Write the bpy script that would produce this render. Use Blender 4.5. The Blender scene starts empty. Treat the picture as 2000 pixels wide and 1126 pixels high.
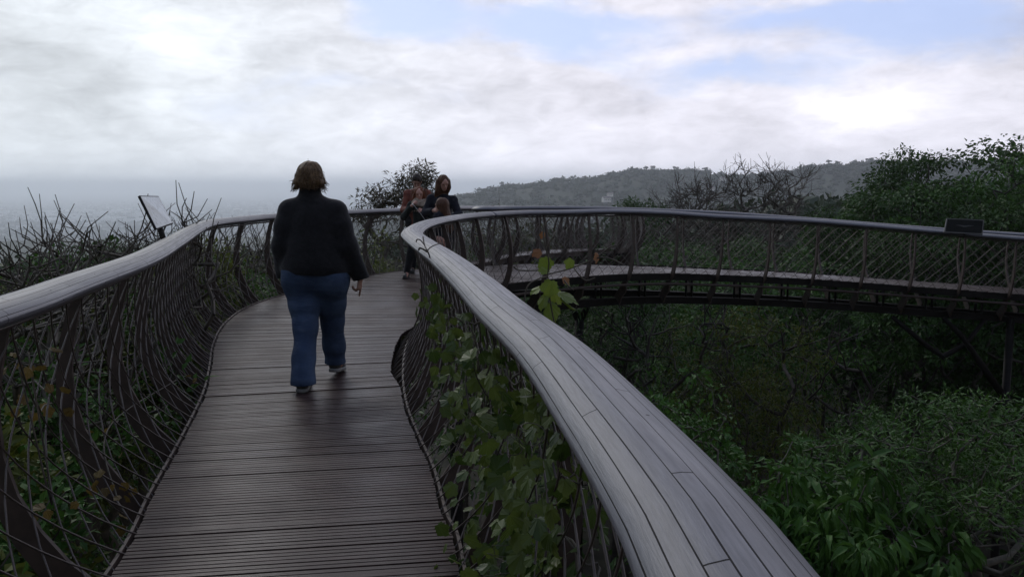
import bpy, math, random
import numpy as np
from mathutils import Vector, Matrix

# ---------------------------------------------------------------- camera, sky, sun, exposure
SC = bpy.context.scene
COL = SC.collection
PITCH = math.radians(6.68); FPX = 1700.0; CAMZ = 1.5
cam = bpy.data.cameras.new('camera'); camo = bpy.data.objects.new('camera', cam); COL.objects.link(camo)
camo.location = (0, 0, CAMZ); camo.rotation_euler = (math.radians(90) - PITCH, 0, 0)
cam.sensor_width = 36; cam.lens = FPX / 2000 * 36; cam.clip_start = 0.02; cam.clip_end = 60000
SC.camera = camo
SC.view_settings.view_transform = 'Standard'; SC.view_settings.look = 'None'
SC.view_settings.exposure = 0.4; SC.view_settings.gamma = 1.0
SC.render.engine = 'CYCLES'
SC.cycles.use_denoising = True
SC.cycles.max_bounces = 6; SC.cycles.diffuse_bounces = 3; SC.cycles.glossy_bounces = 2
SC.cycles.transmission_bounces = 3; SC.cycles.volume_bounces = 6; SC.cycles.transparent_max_bounces = 4
SUN_EL, SUN_AZ = math.radians(38), math.radians(-25)     # azimuth from +Y towards +X; sun behind cloud ahead
HAZE = 0.00031
def pdir(px, py):
    dx = (px - 1000) / FPX; dy = (563 - py) / FPX; c, s = math.cos(PITCH), math.sin(PITCH)
    return dx, c + dy * s, -s + dy * c
def PZ(px, py, z):
    d = pdir(px, py); t = (z - CAMZ) / d[2]; return Vector((d[0] * t, d[1] * t, z))
def PY(px, py, Y):
    d = pdir(px, py); t = Y / d[1]; return Vector((d[0] * t, Y, CAMZ + d[2] * t))
def azel(px, py):
    d = pdir(px, py); return math.atan2(d[0], d[1]), math.atan2(d[2], math.hypot(d[0], d[1]))

class NT:
    """small helper to write node trees"""
    def __init__(s, tree): s.t = tree; s.n = tree.nodes; s.l = tree.links
    def node(s, typ, ins=None, **kw):
        n = s.n.new(typ)
        for k, v in kw.items(): setattr(n, k, v)
        for k, v in (ins or {}).items(): s.put(n.inputs[k], v)
        return n
    def put(s, sock, v):
        if isinstance(v, bpy.types.NodeSocket): s.l.new(v, sock)
        else: sock.default_value = v
    def m(s, op, a, b=None, c=None, clamp=False):
        n = s.n.new('ShaderNodeMath'); n.operation = op; n.use_clamp = clamp
        for i, v in enumerate((a, b, c)):
            if v is not None: s.put(n.inputs[i], v)
        return n.outputs[0]
    def mix(s, f, a, b, blend='MIX'):
        n = s.n.new('ShaderNodeMix'); n.data_type = 'RGBA'; n.blend_type = blend
        s.put(n.inputs[0], f); s.put(n.inputs[6], a); s.put(n.inputs[7], b); return n.outputs[2]
    def noise(s, vec, scale, detail=4, rough=.55, dist=0.0, out=0):
        n = s.node('ShaderNodeTexNoise'); n.inputs['Scale'].default_value = scale
        n.inputs['Detail'].default_value = detail; n.inputs['Roughness'].default_value = rough
        n.inputs['Distortion'].default_value = dist
        if vec is not None: s.l.new(vec, n.inputs['Vector'])
        return n.outputs[out]
    def smooth(s, x, a, b, lo=0.0, hi=1.0):
        n = s.node('ShaderNodeMapRange', interpolation_type='SMOOTHSTEP'); s.put(n.inputs[0], x)
        for i, v in zip((1, 2, 3, 4), (a, b, lo, hi)): n.inputs[i].default_value = v
        return n.outputs[0]

world = bpy.data.worlds.new('World'); SC.world = world; world.use_nodes = True
def build_world():
    N = NT(world.node_tree); N.n.clear()
    out = N.node('ShaderNodeOutputWorld'); bg = N.node('ShaderNodeBackground'); bg.inputs[1].default_value = 0.1
    N.l.new(bg.outputs[0], out.inputs[0])
    sky = N.node('ShaderNodeTexSky', sky_type='NISHITA', sun_disc=False, sun_elevation=SUN_EL, sun_rotation=SUN_AZ)
    tc = N.node('ShaderNodeTexCoord'); V = tc.outputs['Generated']
    sep = N.node('ShaderNodeSeparateXYZ', {0: V}); x, y, z = sep.outputs
    mp = N.node('ShaderNodeMapping', {0: V}); mp.inputs['Scale'].default_value = (1, 1, 2.6); VS = mp.outputs[0]
    az = N.m('ARCTAN2', x, y); el = N.m('ARCSINE', N.m('MAXIMUM', -1.0, N.m('MINIMUM', z, 1.0)))
    wob = N.m('SUBTRACT', N.noise(VS, 5.0, 6, .6), .5); wob2 = N.m('SUBTRACT', N.noise(VS, 6.3, 6, .6, .3), .5)
    azw = N.m('ADD', az, N.m('MULTIPLY', wob, .15)); elw = N.m('ADD', el, N.m('MULTIPLY', wob2, .065))
    def blob(px, py, sx, sy, amp):
        a0, e0 = azel(px, py)
        u = N.m('MULTIPLY', N.m('SUBTRACT', azw, a0), FPX / sx); v = N.m('MULTIPLY', N.m('SUBTRACT', elw, e0), FPX / sy)
        r = N.m('ADD', N.m('MULTIPLY', u, u), N.m('MULTIPLY', v, v))
        return N.m('MULTIPLY', N.m('POWER', math.e, N.m('MULTIPLY', r, -1.0)), amp)
    def total(lst):
        s = None
        for b in lst:
            o = blob(*b); s = o if s is None else N.m('ADD', s, o)
        return s
    # openings in the cloud deck
    holes = total([(785, 22, 120, 46, 1.5), (1045, 36, 100, 40, 1.2), (1190, 62, 120, 30, .8), (1400, 145, 190, 28, .75), (1150, 112, 110, 26, .6),
                   (1780, 60, 190, 58, .95), (1600, 26, 190, 30, .8), (650, 165, 150, 30, .55), (450, 215, 120, 32, .60)])
    nz = N.noise(VS, 7.0, 8, .58, .2)
    hole = N.smooth(N.m('ADD', holes, N.m('MULTIPLY', N.m('SUBTRACT', nz, .5), 1.3)), .10, .98)
    lights = total([(1280, 15, 120, 26, .10), (1330, 95, 150, 24, .10), (1560, 110, 160, 26, .10), (260, 30, 170, 50, .18), (330, 85, 120, 40, .16), (290, 190, 40, 60, .16), (470, 120, 300, 60, .05), (1640, 215, 70, 26, .42), (1730, 215, 90, 34, .26), (1330, 225, 60, 34, .13),
                    (1000, 300, 120, 22, .20), (1170, 290, 60, 40, .12), (1520, 170, 200, 40, .08), (900, 100, 260, 50, .10), (1250, 110, 160, 30, .05), (650, 310, 120, 14, .08), (1850, 170, 200, 60, .04)])
    darks = total([(90, 150, 220, 110, .16), (200, 250, 200, 70, .12), (60, 260, 200, 100, .10), (960, 185, 90, 26, .12), (1210, 215, 160, 48, .17), (1400, 230, 80, 30, .14),
                   (560, 80, 130, 40, .06), (1990, 90, 110, 90, .22), (760, 270, 200, 30, .06), (1250, 290, 120, 24, .08), (400, 330, 500, 40, .10), (1500, 290, 300, 26, .07)])
    n2 = N.m('SUBTRACT', N.noise(VS, 9.0, 9, .62, .4), .5); n3 = N.m('SUBTRACT', N.noise(VS, 3.0, 5, .5), .5)
    n4 = N.m('SUBTRACT', N.noise(VS, 24.0, 8, .6, .6), .5)
    front = N.smooth(y, -.35, .6)                         # unseen sky behind the camera, darkened on purpose to dim the foreground
    high = N.smooth(z, .20, .75)
    low = N.m('MULTIPLY', N.smooth(z, .16, .0), .20)
    lum = N.m('ADD', N.m('ADD', .635, low), N.m('SUBTRACT', N.m('MULTIPLY', lights, .8), N.m('MULTIPLY', darks, .55)))
    lum = N.m('ADD', lum, N.m('ADD', N.m('ADD', N.m('MULTIPLY', n2, .46), N.m('MULTIPLY', n4, .34)), N.m('MULTIPLY', n3, .10)))
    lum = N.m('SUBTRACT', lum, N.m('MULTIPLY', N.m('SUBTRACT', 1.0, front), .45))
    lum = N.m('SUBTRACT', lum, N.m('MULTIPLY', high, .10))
    lum = N.m('MAXIMUM', lum, .12)
    warm = N.smooth(az, -.5, .2)
    tint = N.mix(warm, (.935, .990, 1.05, 1), (.985, .968, 1.075, 1))
    cl = N.node('ShaderNodeVectorMath', operation='SCALE'); N.l.new(tint, cl.inputs[0]); N.l.new(N.m('MULTIPLY', lum, 10.0), cl.inputs['Scale'])
    blue = N.mix(.72, sky.outputs[0], (3.9, 4.8, 8.0, 1))
    c = N.mix(N.m('MULTIPLY', hole, .90), cl.outputs[0], blue)
    c = N.mix(N.m('MULTIPLY', N.smooth(z, .34, .85), .55), c, (3.3, 4.4, 7.2, 1))      # bluer overhead
    below = N.smooth(z, -.03, .0)
    c = N.mix(below, (4.6, 4.9, 5.2, 1), c)
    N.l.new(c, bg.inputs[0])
build_world()
sun = bpy.data.lights.new('sun', 'SUN'); suno = bpy.data.objects.new('sun', sun); COL.objects.link(suno)
sun.energy = 0.5; sun.angle = math.radians(14); sun.color = (1, .95, .88)
sd = Vector((math.sin(SUN_AZ) * math.cos(SUN_EL), math.cos(SUN_AZ) * math.cos(SUN_EL), math.sin(SUN_EL)))
suno.rotation_euler = (-sd).to_track_quat('-Z', 'Y').to_euler()

# ---------------------------------------------------------------- object and mesh helpers
def link(o, parent=None):
    COL.objects.link(o)
    if parent is not None: o.parent = parent
    return o
def tag(o, label=None, cat=None, group=None, kind=None):
    if label: o['label'] = label
    if cat: o['category'] = cat
    if group: o['group'] = group
    if kind: o['kind'] = kind
    return o
def thing(name, label, cat, loc=(0, 0, 0), rz=0.0, group=None):
    o = bpy.data.objects.new(name, None); o.location = loc; o.rotation_euler = (0, 0, rz); link(o)
    return tag(o, label, cat, group)
def copy_tree(o, parent=None):
    c = o.copy(); COL.objects.link(c)
    if parent is not None: c.parent = parent
    for ch in list(o.children): copy_tree(ch, c)
    return c
def to_mesh(name, V, faces, mat, smooth=False, uv=None, attr=None):
    """faces: list of (n,k) int arrays; uv: per-vertex (n,2); attr: dict of per-vertex floats / colours"""
    V = np.asarray(V, np.float32); me = bpy.data.meshes.new(name)
    fl = [np.asarray(f, np.int32) for f in faces if len(f)]
    me.vertices.add(len(V)); me.vertices.foreach_set('co', V.ravel())
    nl = sum(f.size for f in fl); npoly = sum(len(f) for f in fl)
    me.loops.add(nl); me.polygons.add(npoly)
    li = np.concatenate([f.ravel() for f in fl]); me.loops.foreach_set('vertex_index', li)
    tot = np.concatenate([np.full(len(f), f.shape[1], np.int32) for f in fl]); st = np.concatenate([[0], np.cumsum(tot)[:-1]]).astype(np.int32)
    me.polygons.foreach_set('loop_start', st)
    me.polygons.foreach_set('use_smooth', np.full(npoly, smooth, bool))
    if uv is not None:
        l = me.uv_layers.new(name='UVMap'); l.data.foreach_set('uv', np.asarray(uv, np.float32)[li].ravel())
    for k, a in (attr or {}).items():
        a = np.asarray(a, np.float32)
        if a.ndim == 1: me.attributes.new(k, 'FLOAT', 'POINT').data.foreach_set('value', a)
        else: me.attributes.new(k, 'FLOAT_COLOR', 'POINT').data.foreach_set('color', np.c_[a, np.ones(len(a))].astype(np.float32).ravel())
    me.update(); me.validate()
    if mat is not None: me.materials.append(mat)
    return me
def obj(name, me, parent=None, loc=None):
    o = bpy.data.objects.new(name, me); link(o, parent)
    if loc is not None: o.location = loc
    return o
class MB:
    """collects polygons; build() links them as ONE mesh object"""
    def __init__(s): s.V = []; s.F = {}; s.n = 0; s.UV = []; s.R = []
    def add(s, V, faces, uv=None, rnd=None):
        V = np.asarray(V, float).reshape(-1, 3)
        for f in faces:
            f = np.asarray(f, int)
            if f.size: s.F.setdefault(f.shape[1], []).append(f + s.n)
        s.V.append(V); s.n += len(V)
        s.UV.append(np.zeros((len(V), 2)) if uv is None else np.asarray(uv, float))
        s.R.append(np.full(len(V), .5) if rnd is None else np.broadcast_to(np.asarray(rnd, float), (len(V),)))
    def box(s, c, sx, sy, sz, X=(1, 0, 0), Y=(0, 1, 0), Z=(0, 0, 1), rnd=None):
        c = np.array(c, float); X, Y, Z = (np.array(a, float) for a in (X, Y, Z))
        V = [c + X * a * sx / 2 + Y * b * sy / 2 + Z * d * sz / 2 for d in (-1, 1) for b in (-1, 1) for a in (-1, 1)]
        s.add(V, [[(0, 2, 3, 1), (4, 5, 7, 6), (0, 1, 5, 4), (2, 6, 7, 3), (0, 4, 6, 2), (1, 3, 7, 5)]], rnd=rnd)
    def prism(s, ring, axis, rnd=None):
        """ring (k,3) extruded by vector axis"""
        r = np.asarray(ring, float); k = len(r); V = np.r_[r, r + np.asarray(axis, float)]
        q = [(i, (i + 1) % k, k + (i + 1) % k, k + i) for i in range(k)]
        s.add(V, [q, [tuple(range(k - 1, -1, -1))], [tuple(range(k, 2 * k))]], rnd=rnd)
    def tube(s, P, R, k=6, cap=True, rnd=None):
        P = np.asarray(P, float); n = len(P); R = np.broadcast_to(np.asarray(R, float), (n,))
        T = np.gradient(P, axis=0); T /= np.linalg.norm(T, axis=1)[:, None] + 1e-12
        ref = np.array([0, 0, 1.0]) if abs(T[0][2]) < .9 else np.array([1.0, 0, 0])
        A = np.cross(T, ref); A /= np.linalg.norm(A, axis=1)[:, None] + 1e-9; B = np.cross(T, A)
        a = np.linspace(0, 2 * np.pi, k, endpoint=False)
        V = P[:, None, :] + R[:, None, None] * (np.cos(a)[None, :, None] * A[:, None, :] + np.sin(a)[None, :, None] * B[:, None, :])
        i = np.arange(n - 1)[:, None] * k; j = np.arange(k)[None, :]; j2 = (j + 1) % k
        q = np.stack([i + j, i + k + j, i + k + j2, i + j2], -1).reshape(-1, 4)
        L = np.r_[0, np.cumsum(np.linalg.norm(np.diff(P, axis=0), axis=1))]
        uv = np.stack(np.broadcast_arrays(L[:, None], (a / 6.283)[None, :]), -1).reshape(-1, 2)
        fs = [q]
        if cap: fs += [[tuple(range(k))], [tuple(range(n * k - 1, n * k - k - 1, -1))]]
        s.add(V.reshape(-1, 3), fs, uv=uv, rnd=rnd)
    def mesh(s, name, mat, smooth=False):
        V = np.concatenate(s.V); F = [np.concatenate(v) for v in s.F.values()]
        return to_mesh(name, V, F, mat, smooth, np.concatenate(s.UV), {'rnd': np.concatenate(s.R)})
    def build(s, name, mat, parent=None, smooth=False): return obj(name, s.mesh(name, mat, smooth), parent)

def resample(P, step, closed=False):
    """Catmull-Rom through P, resampled to equal arc length"""
    P = np.array([tuple(p) for p in P], float); Q = np.r_[[2 * P[0] - P[1]], P, [2 * P[-1] - P[-2]]]; out = []
    for i in range(1, len(Q) - 2):
        p0, p1, p2, p3 = Q[i - 1:i + 3]
        for t in np.linspace(0, 1, 24, endpoint=False):
            out.append(.5 * (2 * p1 + (p2 - p0) * t + (2 * p0 - 5 * p1 + 4 * p2 - p3) * t * t + (3 * p1 - p0 - 3 * p2 + p3) * t ** 3))
    out.append(P[-1]); out = np.array(out); L = np.r_[0, np.cumsum(np.linalg.norm(np.diff(out, axis=0), axis=1))]
    n = max(2, int(round(L[-1] / step)) + 1); s = np.linspace(0, L[-1], n)
    return np.stack([np.interp(s, L, out[:, k]) for k in range(out.shape[1])], 1)
def sm(a, b, x): t = np.clip((x - a) / (b - a), 0, 1); return t * t * (3 - 2 * t)
def unit(v): v = np.asarray(v, float); return v / (np.linalg.norm(v, axis=-1, keepdims=True) + 1e-12)

# ---------------------------------------------------------------- materials
def newmat(name):
    m = bpy.data.materials.new(name); m.use_nodes = True; N = NT(m.node_tree); N.n.clear()
    out = N.node('ShaderNodeOutputMaterial'); b = N.node('ShaderNodeBsdfPrincipled'); N.l.new(b.outputs[0], out.inputs[0])
    return m, N, b, out
def mat_plain(name, c1, c2, rough=.6, scale=20, metal=0.0, bump=.0, coord='Object', spec=.5, detail=5, sheen=0.0):
    m, N, b, out = newmat(name); tc = N.node('ShaderNodeTexCoord').outputs[coord]
    n = N.noise(tc, scale, detail, .6); f = N.smooth(n, .3, .7)
    N.put(b.inputs['Base Color'], N.mix(f, (*c1, 1), (*c2, 1))); b.inputs['Metallic'].default_value = metal
    N.put(b.inputs['Roughness'], N.m('ADD', rough - .08, N.m('MULTIPLY', n, .16))); b.inputs['Specular IOR Level'].default_value = spec
    if sheen: b.inputs['Sheen Weight'].default_value = sheen
    if bump:
        bp = N.node('ShaderNodeBump', {'Height': n}); bp.inputs['Strength'].default_value = bump; bp.inputs['Distance'].default_value = .01
        N.l.new(bp.outputs[0], b.inputs['Normal'])
    return m
def mat_leaf(name, dark, light, rough=.45, trans=.25, brown=None, spec=.35):
    m, N, b, out = newmat(name); at = N.node('ShaderNodeAttribute', attribute_name='rnd').outputs['Fac']
    oi = N.node('ShaderNodeObjectInfo').outputs['Random']
    c = N.mix(at, (*dark, 1), (*light, 1))
    c = N.mix(N.m('MULTIPLY', oi, .35), c, (dark[0] * 1.5, dark[1] * 1.0, dark[2] * .8, 1))
    if brown is not None: c = N.mix(N.smooth(at, brown[0], brown[0] + .06), c, (*brown[1], 1))
    b.inputs['Roughness'].default_value = rough; b.inputs['Specular IOR Level'].default_value = spec; N.put(b.inputs['Base Color'], c)
    tr = N.node('ShaderNodeBsdfTranslucent', {0: c}); mx = N.node('ShaderNodeMixShader'); mx.inputs[0].default_value = trans
    N.l.new(b.outputs[0], mx.inputs[1]); N.l.new(tr.outputs[0], mx.inputs[2]); N.l.new(mx.outputs[0], out.inputs[0])
    return m
def mat_rail():
    m, N, b, out = newmat('weathered_rail_timber'); uv = N.node('ShaderNodeUVMap').outputs[0]
    s = N.node('ShaderNodeSeparateXYZ', {0: uv}); u, v = s.outputs[0], s.outputs[1]
    w = N.m('MULTIPLY', v, 1 / .030); k = N.m('FLOOR', w); fr = N.m('FRACT', w)
    d = N.m('ABSOLUTE', N.m('SUBTRACT', fr, .5))
    rn = N.node('ShaderNodeTexWhiteNoise', noise_dimensions='1D'); N.l.new(k, rn.inputs['W'])
    uj = N.m('ADD', N.m('MULTIPLY', u, 1 / 1.35), N.m('MULTIPLY', rn.outputs[0], 7.0)); kj = N.m('FLOOR', uj)
    rn2 = N.node('ShaderNodeTexWhiteNoise', noise_dimensions='2D'); N.l.new(N.node('ShaderNodeCombineXYZ', {0: k, 1: kj}).outputs[0], rn2.inputs['Vector'])
    stretch = N.node('ShaderNodeCombineXYZ', {0: N.m('MULTIPLY', u, 1.6), 1: N.m('MULTIPLY', v, 26.0), 2: rn2.outputs[0]}).outputs[0]
    grain = N.noise(stretch, 7.0, 8, .65, .2); big = N.noise(N.node('ShaderNodeCombineXYZ', {0: u, 1: N.m('MULTIPLY', v, 5.0)}).outputs[0], 2.2, 5, .6)
    gvar = N.noise(N.node('ShaderNodeCombineXYZ', {0: N.m('MULTIPLY', u, .9), 1: k}).outputs[0], 2.0, 3, .5)
    edge = N.m('SUBTRACT', .477, N.m('MULTIPLY', N.smooth(gvar, .35, .7), .030))
    gap = N.m('GREATER_THAN', d, edge)
    fj = N.m('FRACT', uj); joint = N.m('LESS_THAN', fj, .0026)
    oi = N.node('ShaderNodeObjectInfo').outputs['Object Index']
    seam = N.m('LESS_THAN', N.m('ABSOLUTE', N.m('SUBTRACT', u, N.m('MULTIPLY', oi, .01))), .003)
    pin = N.m('LESS_THAN', N.m('ADD', N.m('POWER', N.m('SUBTRACT', N.m('FRACT', N.m('MULTIPLY', u, 1.6)), .5), 2.0), N.m('POWER', N.m('MULTIPLY', N.m('SUBTRACT', fr, .5), .05), 2.0)), .00004)
    dark = N.m('MAXIMUM', N.m('MAXIMUM', gap, joint), N.m('MAXIMUM', seam, N.m('MULTIPLY', pin, N.m('GREATER_THAN', rn2.outputs[0], .55))))
    c = N.mix(N.smooth(grain, .3, .72), (.050, .052, .064, 1), (.108, .109, .128, 1))
    c = N.mix(N.m('MULTIPLY', rn2.outputs[0], .55), c, (.064, .060, .068, 1))
    c = N.mix(N.m('MULTIPLY', N.smooth(big, .5, .72), .35), c, (.052, .054, .075, 1))
    mark = N.noise(N.node('ShaderNodeCombineXYZ', {0: N.m('MULTIPLY', u, 9.0), 1: N.m('MULTIPLY', v, 30.0)}).outputs[0], 1.7, 3, .5)
    c = N.mix(N.m('MULTIPLY', N.smooth(mark, .72, .78), .75), c, (.025, .023, .024, 1))
    c = N.mix(dark, c, (.012, .011, .011, 1)); N.put(b.inputs['Base Color'], c)
    N.put(b.inputs['Roughness'], N.m('ADD', .24, N.m('MULTIPLY', N.noise(stretch, 2.5, 4), .30)))
    hgt = N.m('SUBTRACT', N.m('MULTIPLY', grain, .5), N.m('MULTIPLY', dark, .8))
    bp = N.node('ShaderNodeBump', {'Height': hgt}); bp.inputs['Strength'].default_value = .45; bp.inputs['Distance'].default_value = .004
    N.l.new(bp.outputs[0], b.inputs['Normal']); N.put(b.inputs['Specular IOR Level'], N.m('MULTIPLY', .5, N.m('SUBTRACT', 1.0, N.m('MULTIPLY', dark, .95))))
    return m
def mat_deck():
    m, N, b, out = newmat('wet_deck_timber'); uv = N.node('ShaderNodeUVMap').outputs[0]
    at = N.node('ShaderNodeAttribute', attribute_name='rnd').outputs['Fac']
    s = N.node('ShaderNodeSeparateXYZ', {0: uv}); u, v = s.outputs[0], s.outputs[1]
    vec = N.node('ShaderNodeCombineXYZ', {0: N.m('MULTIPLY', u, 2.2), 1: N.m('MULTIPLY', v, 40.0), 2: N.m('MULTIPLY', at, 31.0)}).outputs[0]
    grain = N.noise(vec, 3.0, 7, .65, .3); ob = N.node('ShaderNodeTexCoord').outputs['Object']
    blot = N.noise(ob, 1.7, 5, .6); spots = N.noise(ob, 9.0, 4, .6)
    c = N.mix(N.smooth(grain, .3, .7), (.022, .0125, .0115, 1), (.076, .0465, .044, 1))
    c = N.mix(N.m('MULTIPLY', at, .45), c, (.024, .0145, .014, 1))
    c = N.mix(N.m('MULTIPLY', N.smooth(blot, .5, .75), .4), c, (.045, .036, .036, 1))
    c = N.mix(N.m('MULTIPLY', N.smooth(spots, .68, .74), .7), c, (.025, .02, .018, 1))
    N.put(b.inputs['Base Color'], c)
    wet = N.smooth(N.m('ADD', blot, N.m('MULTIPLY', grain, .25)), .45, .85)
    N.put(b.inputs['Roughness'], N.m('ADD', .28, N.m('MULTIPLY', wet, .22)))
    bp = N.node('ShaderNodeBump', {'Height': N.m('ADD', grain, N.m('MULTIPLY', spots, .3))}); bp.inputs['Strength'].default_value = .5; bp.inputs['Distance'].default_value = .004
    N.l.new(bp.outputs[0], b.inputs['Normal']); b.inputs['Specular IOR Level'].default_value = .2
    return m
M_RAIL = mat_rail(); M_DECK = mat_deck()
M_STEEL = mat_plain('rusted_brown_steel', (.034, .022, .018), (.060, .039, .031), .55, 14, .0, .15)
M_DKSTEEL = mat_plain('dark_steel_frame', (.006, .0055, .005), (.012, .010, .009), .65, 10, .0, .1, spec=.15)
M_ROD = mat_plain('mesh_rod_steel', (.040, .030, .026), (.078, .059, .052), .42, 18)
M_BARK = mat_plain('grey_brown_bark', (.045, .036, .028), (.11, .095, .078), .85, 9, 0, .5)
M_BARKDK = mat_plain('dark_bark', (.022, .018, .015), (.055, .046, .04), .85, 9, 0, .5)
M_TWIG = mat_plain('bare_twig_bark', (.040, .034, .026), (.10, .085, .062), .8, 12, 0, .3)
M_PALEBARK = mat_plain('pale_stem_bark', (.060, .055, .042), (.13, .115, .09), .8, 12, 0, .3)
L_DARK = mat_leaf('dark_green_leaf', (.018, .046, .010), (.056, .122, .024), .5, .22, spec=.2)
L_MID = mat_leaf('mid_green_leaf', (.024, .068, .012), (.075, .165, .028), .5, .25, spec=.2)
L_YEL = mat_leaf('yellow_green_leaf', (.055, .080, .014), (.145, .175, .036), .5, .3, spec=.2)
L_RED = mat_leaf('bronze_green_leaf', (.026, .028, .010), (.070, .062, .022), .45, .18, (.80, (.065, .032, .022)), spec=.25)
L_GREY = mat_leaf('grey_green_leaf', (.030, .058, .022), (.078, .128, .050), .55, .2, spec=.2)
L_OLIVE = mat_leaf('olive_brown_leaf', (.034, .042, .012), (.085, .095, .026), .5, .25, (.85, (.14, .09, .022)), spec=.2)
L_VINE = mat_leaf('grape_vine_leaf', (.024, .055, .010), (.135, .180, .038), .42, .32, (.93, (.22, .26, .12)))
L_SHOOT = mat_leaf('young_vine_leaf', (.085, .14, .02), (.21, .27, .045), .45, .4)
L_DRY = mat_leaf('dry_brown_leaf', (.15, .07, .03), (.22, .12, .05), .6, .25)
L_FALL = mat_leaf('yellow_autumn_leaf', (.085, .060, .016), (.19, .14, .035), .55, .3)
L_WOOD = mat_leaf('distant_wood_leaf', (.014, .032, .012), (.052, .080, .030), .6, .12)

# ---------------------------------------------------------------- terrain height
RIDGE = [(-200, 480), (500, 470), (700, 440), (800, 412), (860, 396), (930, 384), (1000, 370), (1050, 364), (1140, 353), (1230, 335), (1280, 331), (1330, 334), (1400, 343), (1460, 353), (1500, 350), (1560, 339), (1620, 333), (1680, 327), (1720, 325), (1800, 321), (2000, 312), (2400, 318), (3200, 340)]
def terrain(x, y):
    x = np.asarray(x, float); y = np.asarray(y, float)
    d = y * .86 - x * .5
    g = -8.0 - 124.0 * sm(28, 620, d) - 1.0 * sm(0, 30, -x)
    g = g + 4.0 * sm(12, 40, x) * (1 - sm(40, 160, y)) - 1.6 * sm(4, 14, x) * (1 - sm(20, 28, y)) * sm(2, 8, y)
    g = g + .35 * np.sin(x * .7 + 1) * np.cos(y * .55) * (1 - sm(60, 200, np.hypot(x, y)))
    return g
def build_setting():
    m, N, b, out = newmat('leaf_litter_ground'); ob = N.node('ShaderNodeTexCoord').outputs['Object']
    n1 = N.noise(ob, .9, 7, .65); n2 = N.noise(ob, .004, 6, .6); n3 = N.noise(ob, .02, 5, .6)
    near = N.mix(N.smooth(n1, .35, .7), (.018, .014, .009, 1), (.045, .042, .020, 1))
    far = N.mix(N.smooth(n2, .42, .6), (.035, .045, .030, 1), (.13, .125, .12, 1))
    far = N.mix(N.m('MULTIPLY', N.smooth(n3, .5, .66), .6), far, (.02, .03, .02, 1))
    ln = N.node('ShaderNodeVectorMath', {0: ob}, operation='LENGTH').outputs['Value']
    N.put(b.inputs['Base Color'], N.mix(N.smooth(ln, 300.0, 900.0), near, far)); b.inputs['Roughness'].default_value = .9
    rr = np.r_[np.arange(0.01, 40, 1.6), 40 * 1.085 ** np.arange(1, 74)]; na = 128; a = np.linspace(0, 2 * np.pi, na, endpoint=False)
    X = rr[:, None] * np.cos(a); Y = rr[:, None] * np.sin(a); Z = terrain(X, Y)
    V = np.stack([X, Y, Z], -1).reshape(-1, 3); i = np.arange(len(rr) - 1)[:, None] * na; j = np.arange(na)[None]; j2 = (j + 1) % na
    q = np.stack([i + j, i + na + j, i + na + j2, i + j2], -1).reshape(-1, 4)
    o = obj('ground', to_mesh('ground', V, [q, [tuple(range(na - 1, -1, -1))]], m, True)); tag(o, kind='structure')
    # wooded hill on the right, about 1 km off
    m2, N, b, out = newmat('wooded_hill'); ob = N.node('ShaderNodeTexCoord').outputs['Object']
    n1 = N.noise(ob, .018, 7, .65); N.put(b.inputs['Base Color'], N.mix(N.smooth(n1, .35, .65), (.022, .032, .016, 1), (.055, .062, .034, 1))); b.inputs['Roughness'].default_value = .95
    px = np.linspace(-200, 3200, 240); py = np.interp(px, [r[0] for r in RIDGE], [r[1] for r in RIDGE]) + 2.0 * np.sin(px * .05) + 1.4 * np.sin(px * .13 + 1)
    rr = np.r_[np.linspace(500, 1000, 26), np.linspace(1020, 1600, 14)]
    V = []
    for k in range(len(px)):
        d = pdir(px[k], py[k]); h = math.hypot(d[0], d[1]); top = CAMZ + d[2] / h * 1000 
        for r in rr:
            s = sm(490, 1000, r) ** .85 * (1 - sm(1040, 1600, r)); s = s + .02 * math.sin(r * .03 + px[k] * .01) * s
            x, y = d[0] / h * r, d[1] / h * r; base = float(terrain(x, y)) - 3
            V.append((x, y, base + (top - base) * s))
    n = len(rr); i = np.arange(len(px) - 1)[:, None] * n; j = np.arange(n - 1)[None]
    q = np.stack([i + j, i + n + j, i + n + j + 1, i + j + 1], -1).reshape(-1, 4)
    V = np.array(V); o = obj('hill', to_mesh('hill', V, [q], m2, True)); tag(o, kind='structure')
    return V.reshape(len(px), n, 3), px, rr
HILLV, HPX, HRR = build_setting()
def hill_point(px, r):
    fi = np.interp(px, HPX, np.arange(len(HPX))); fj = np.interp(r, HRR, np.arange(len(HRR)))
    i = min(int(fi), len(HPX) - 2); j = min(int(fj), len(HRR) - 2); a, c = fi - i, fj - j
    return (HILLV[i, j] * (1 - a) * (1 - c) + HILLV[i + 1, j] * a * (1 - c) + HILLV[i, j + 1] * (1 - a) * c + HILLV[i + 1, j + 1] * a * c)

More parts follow.
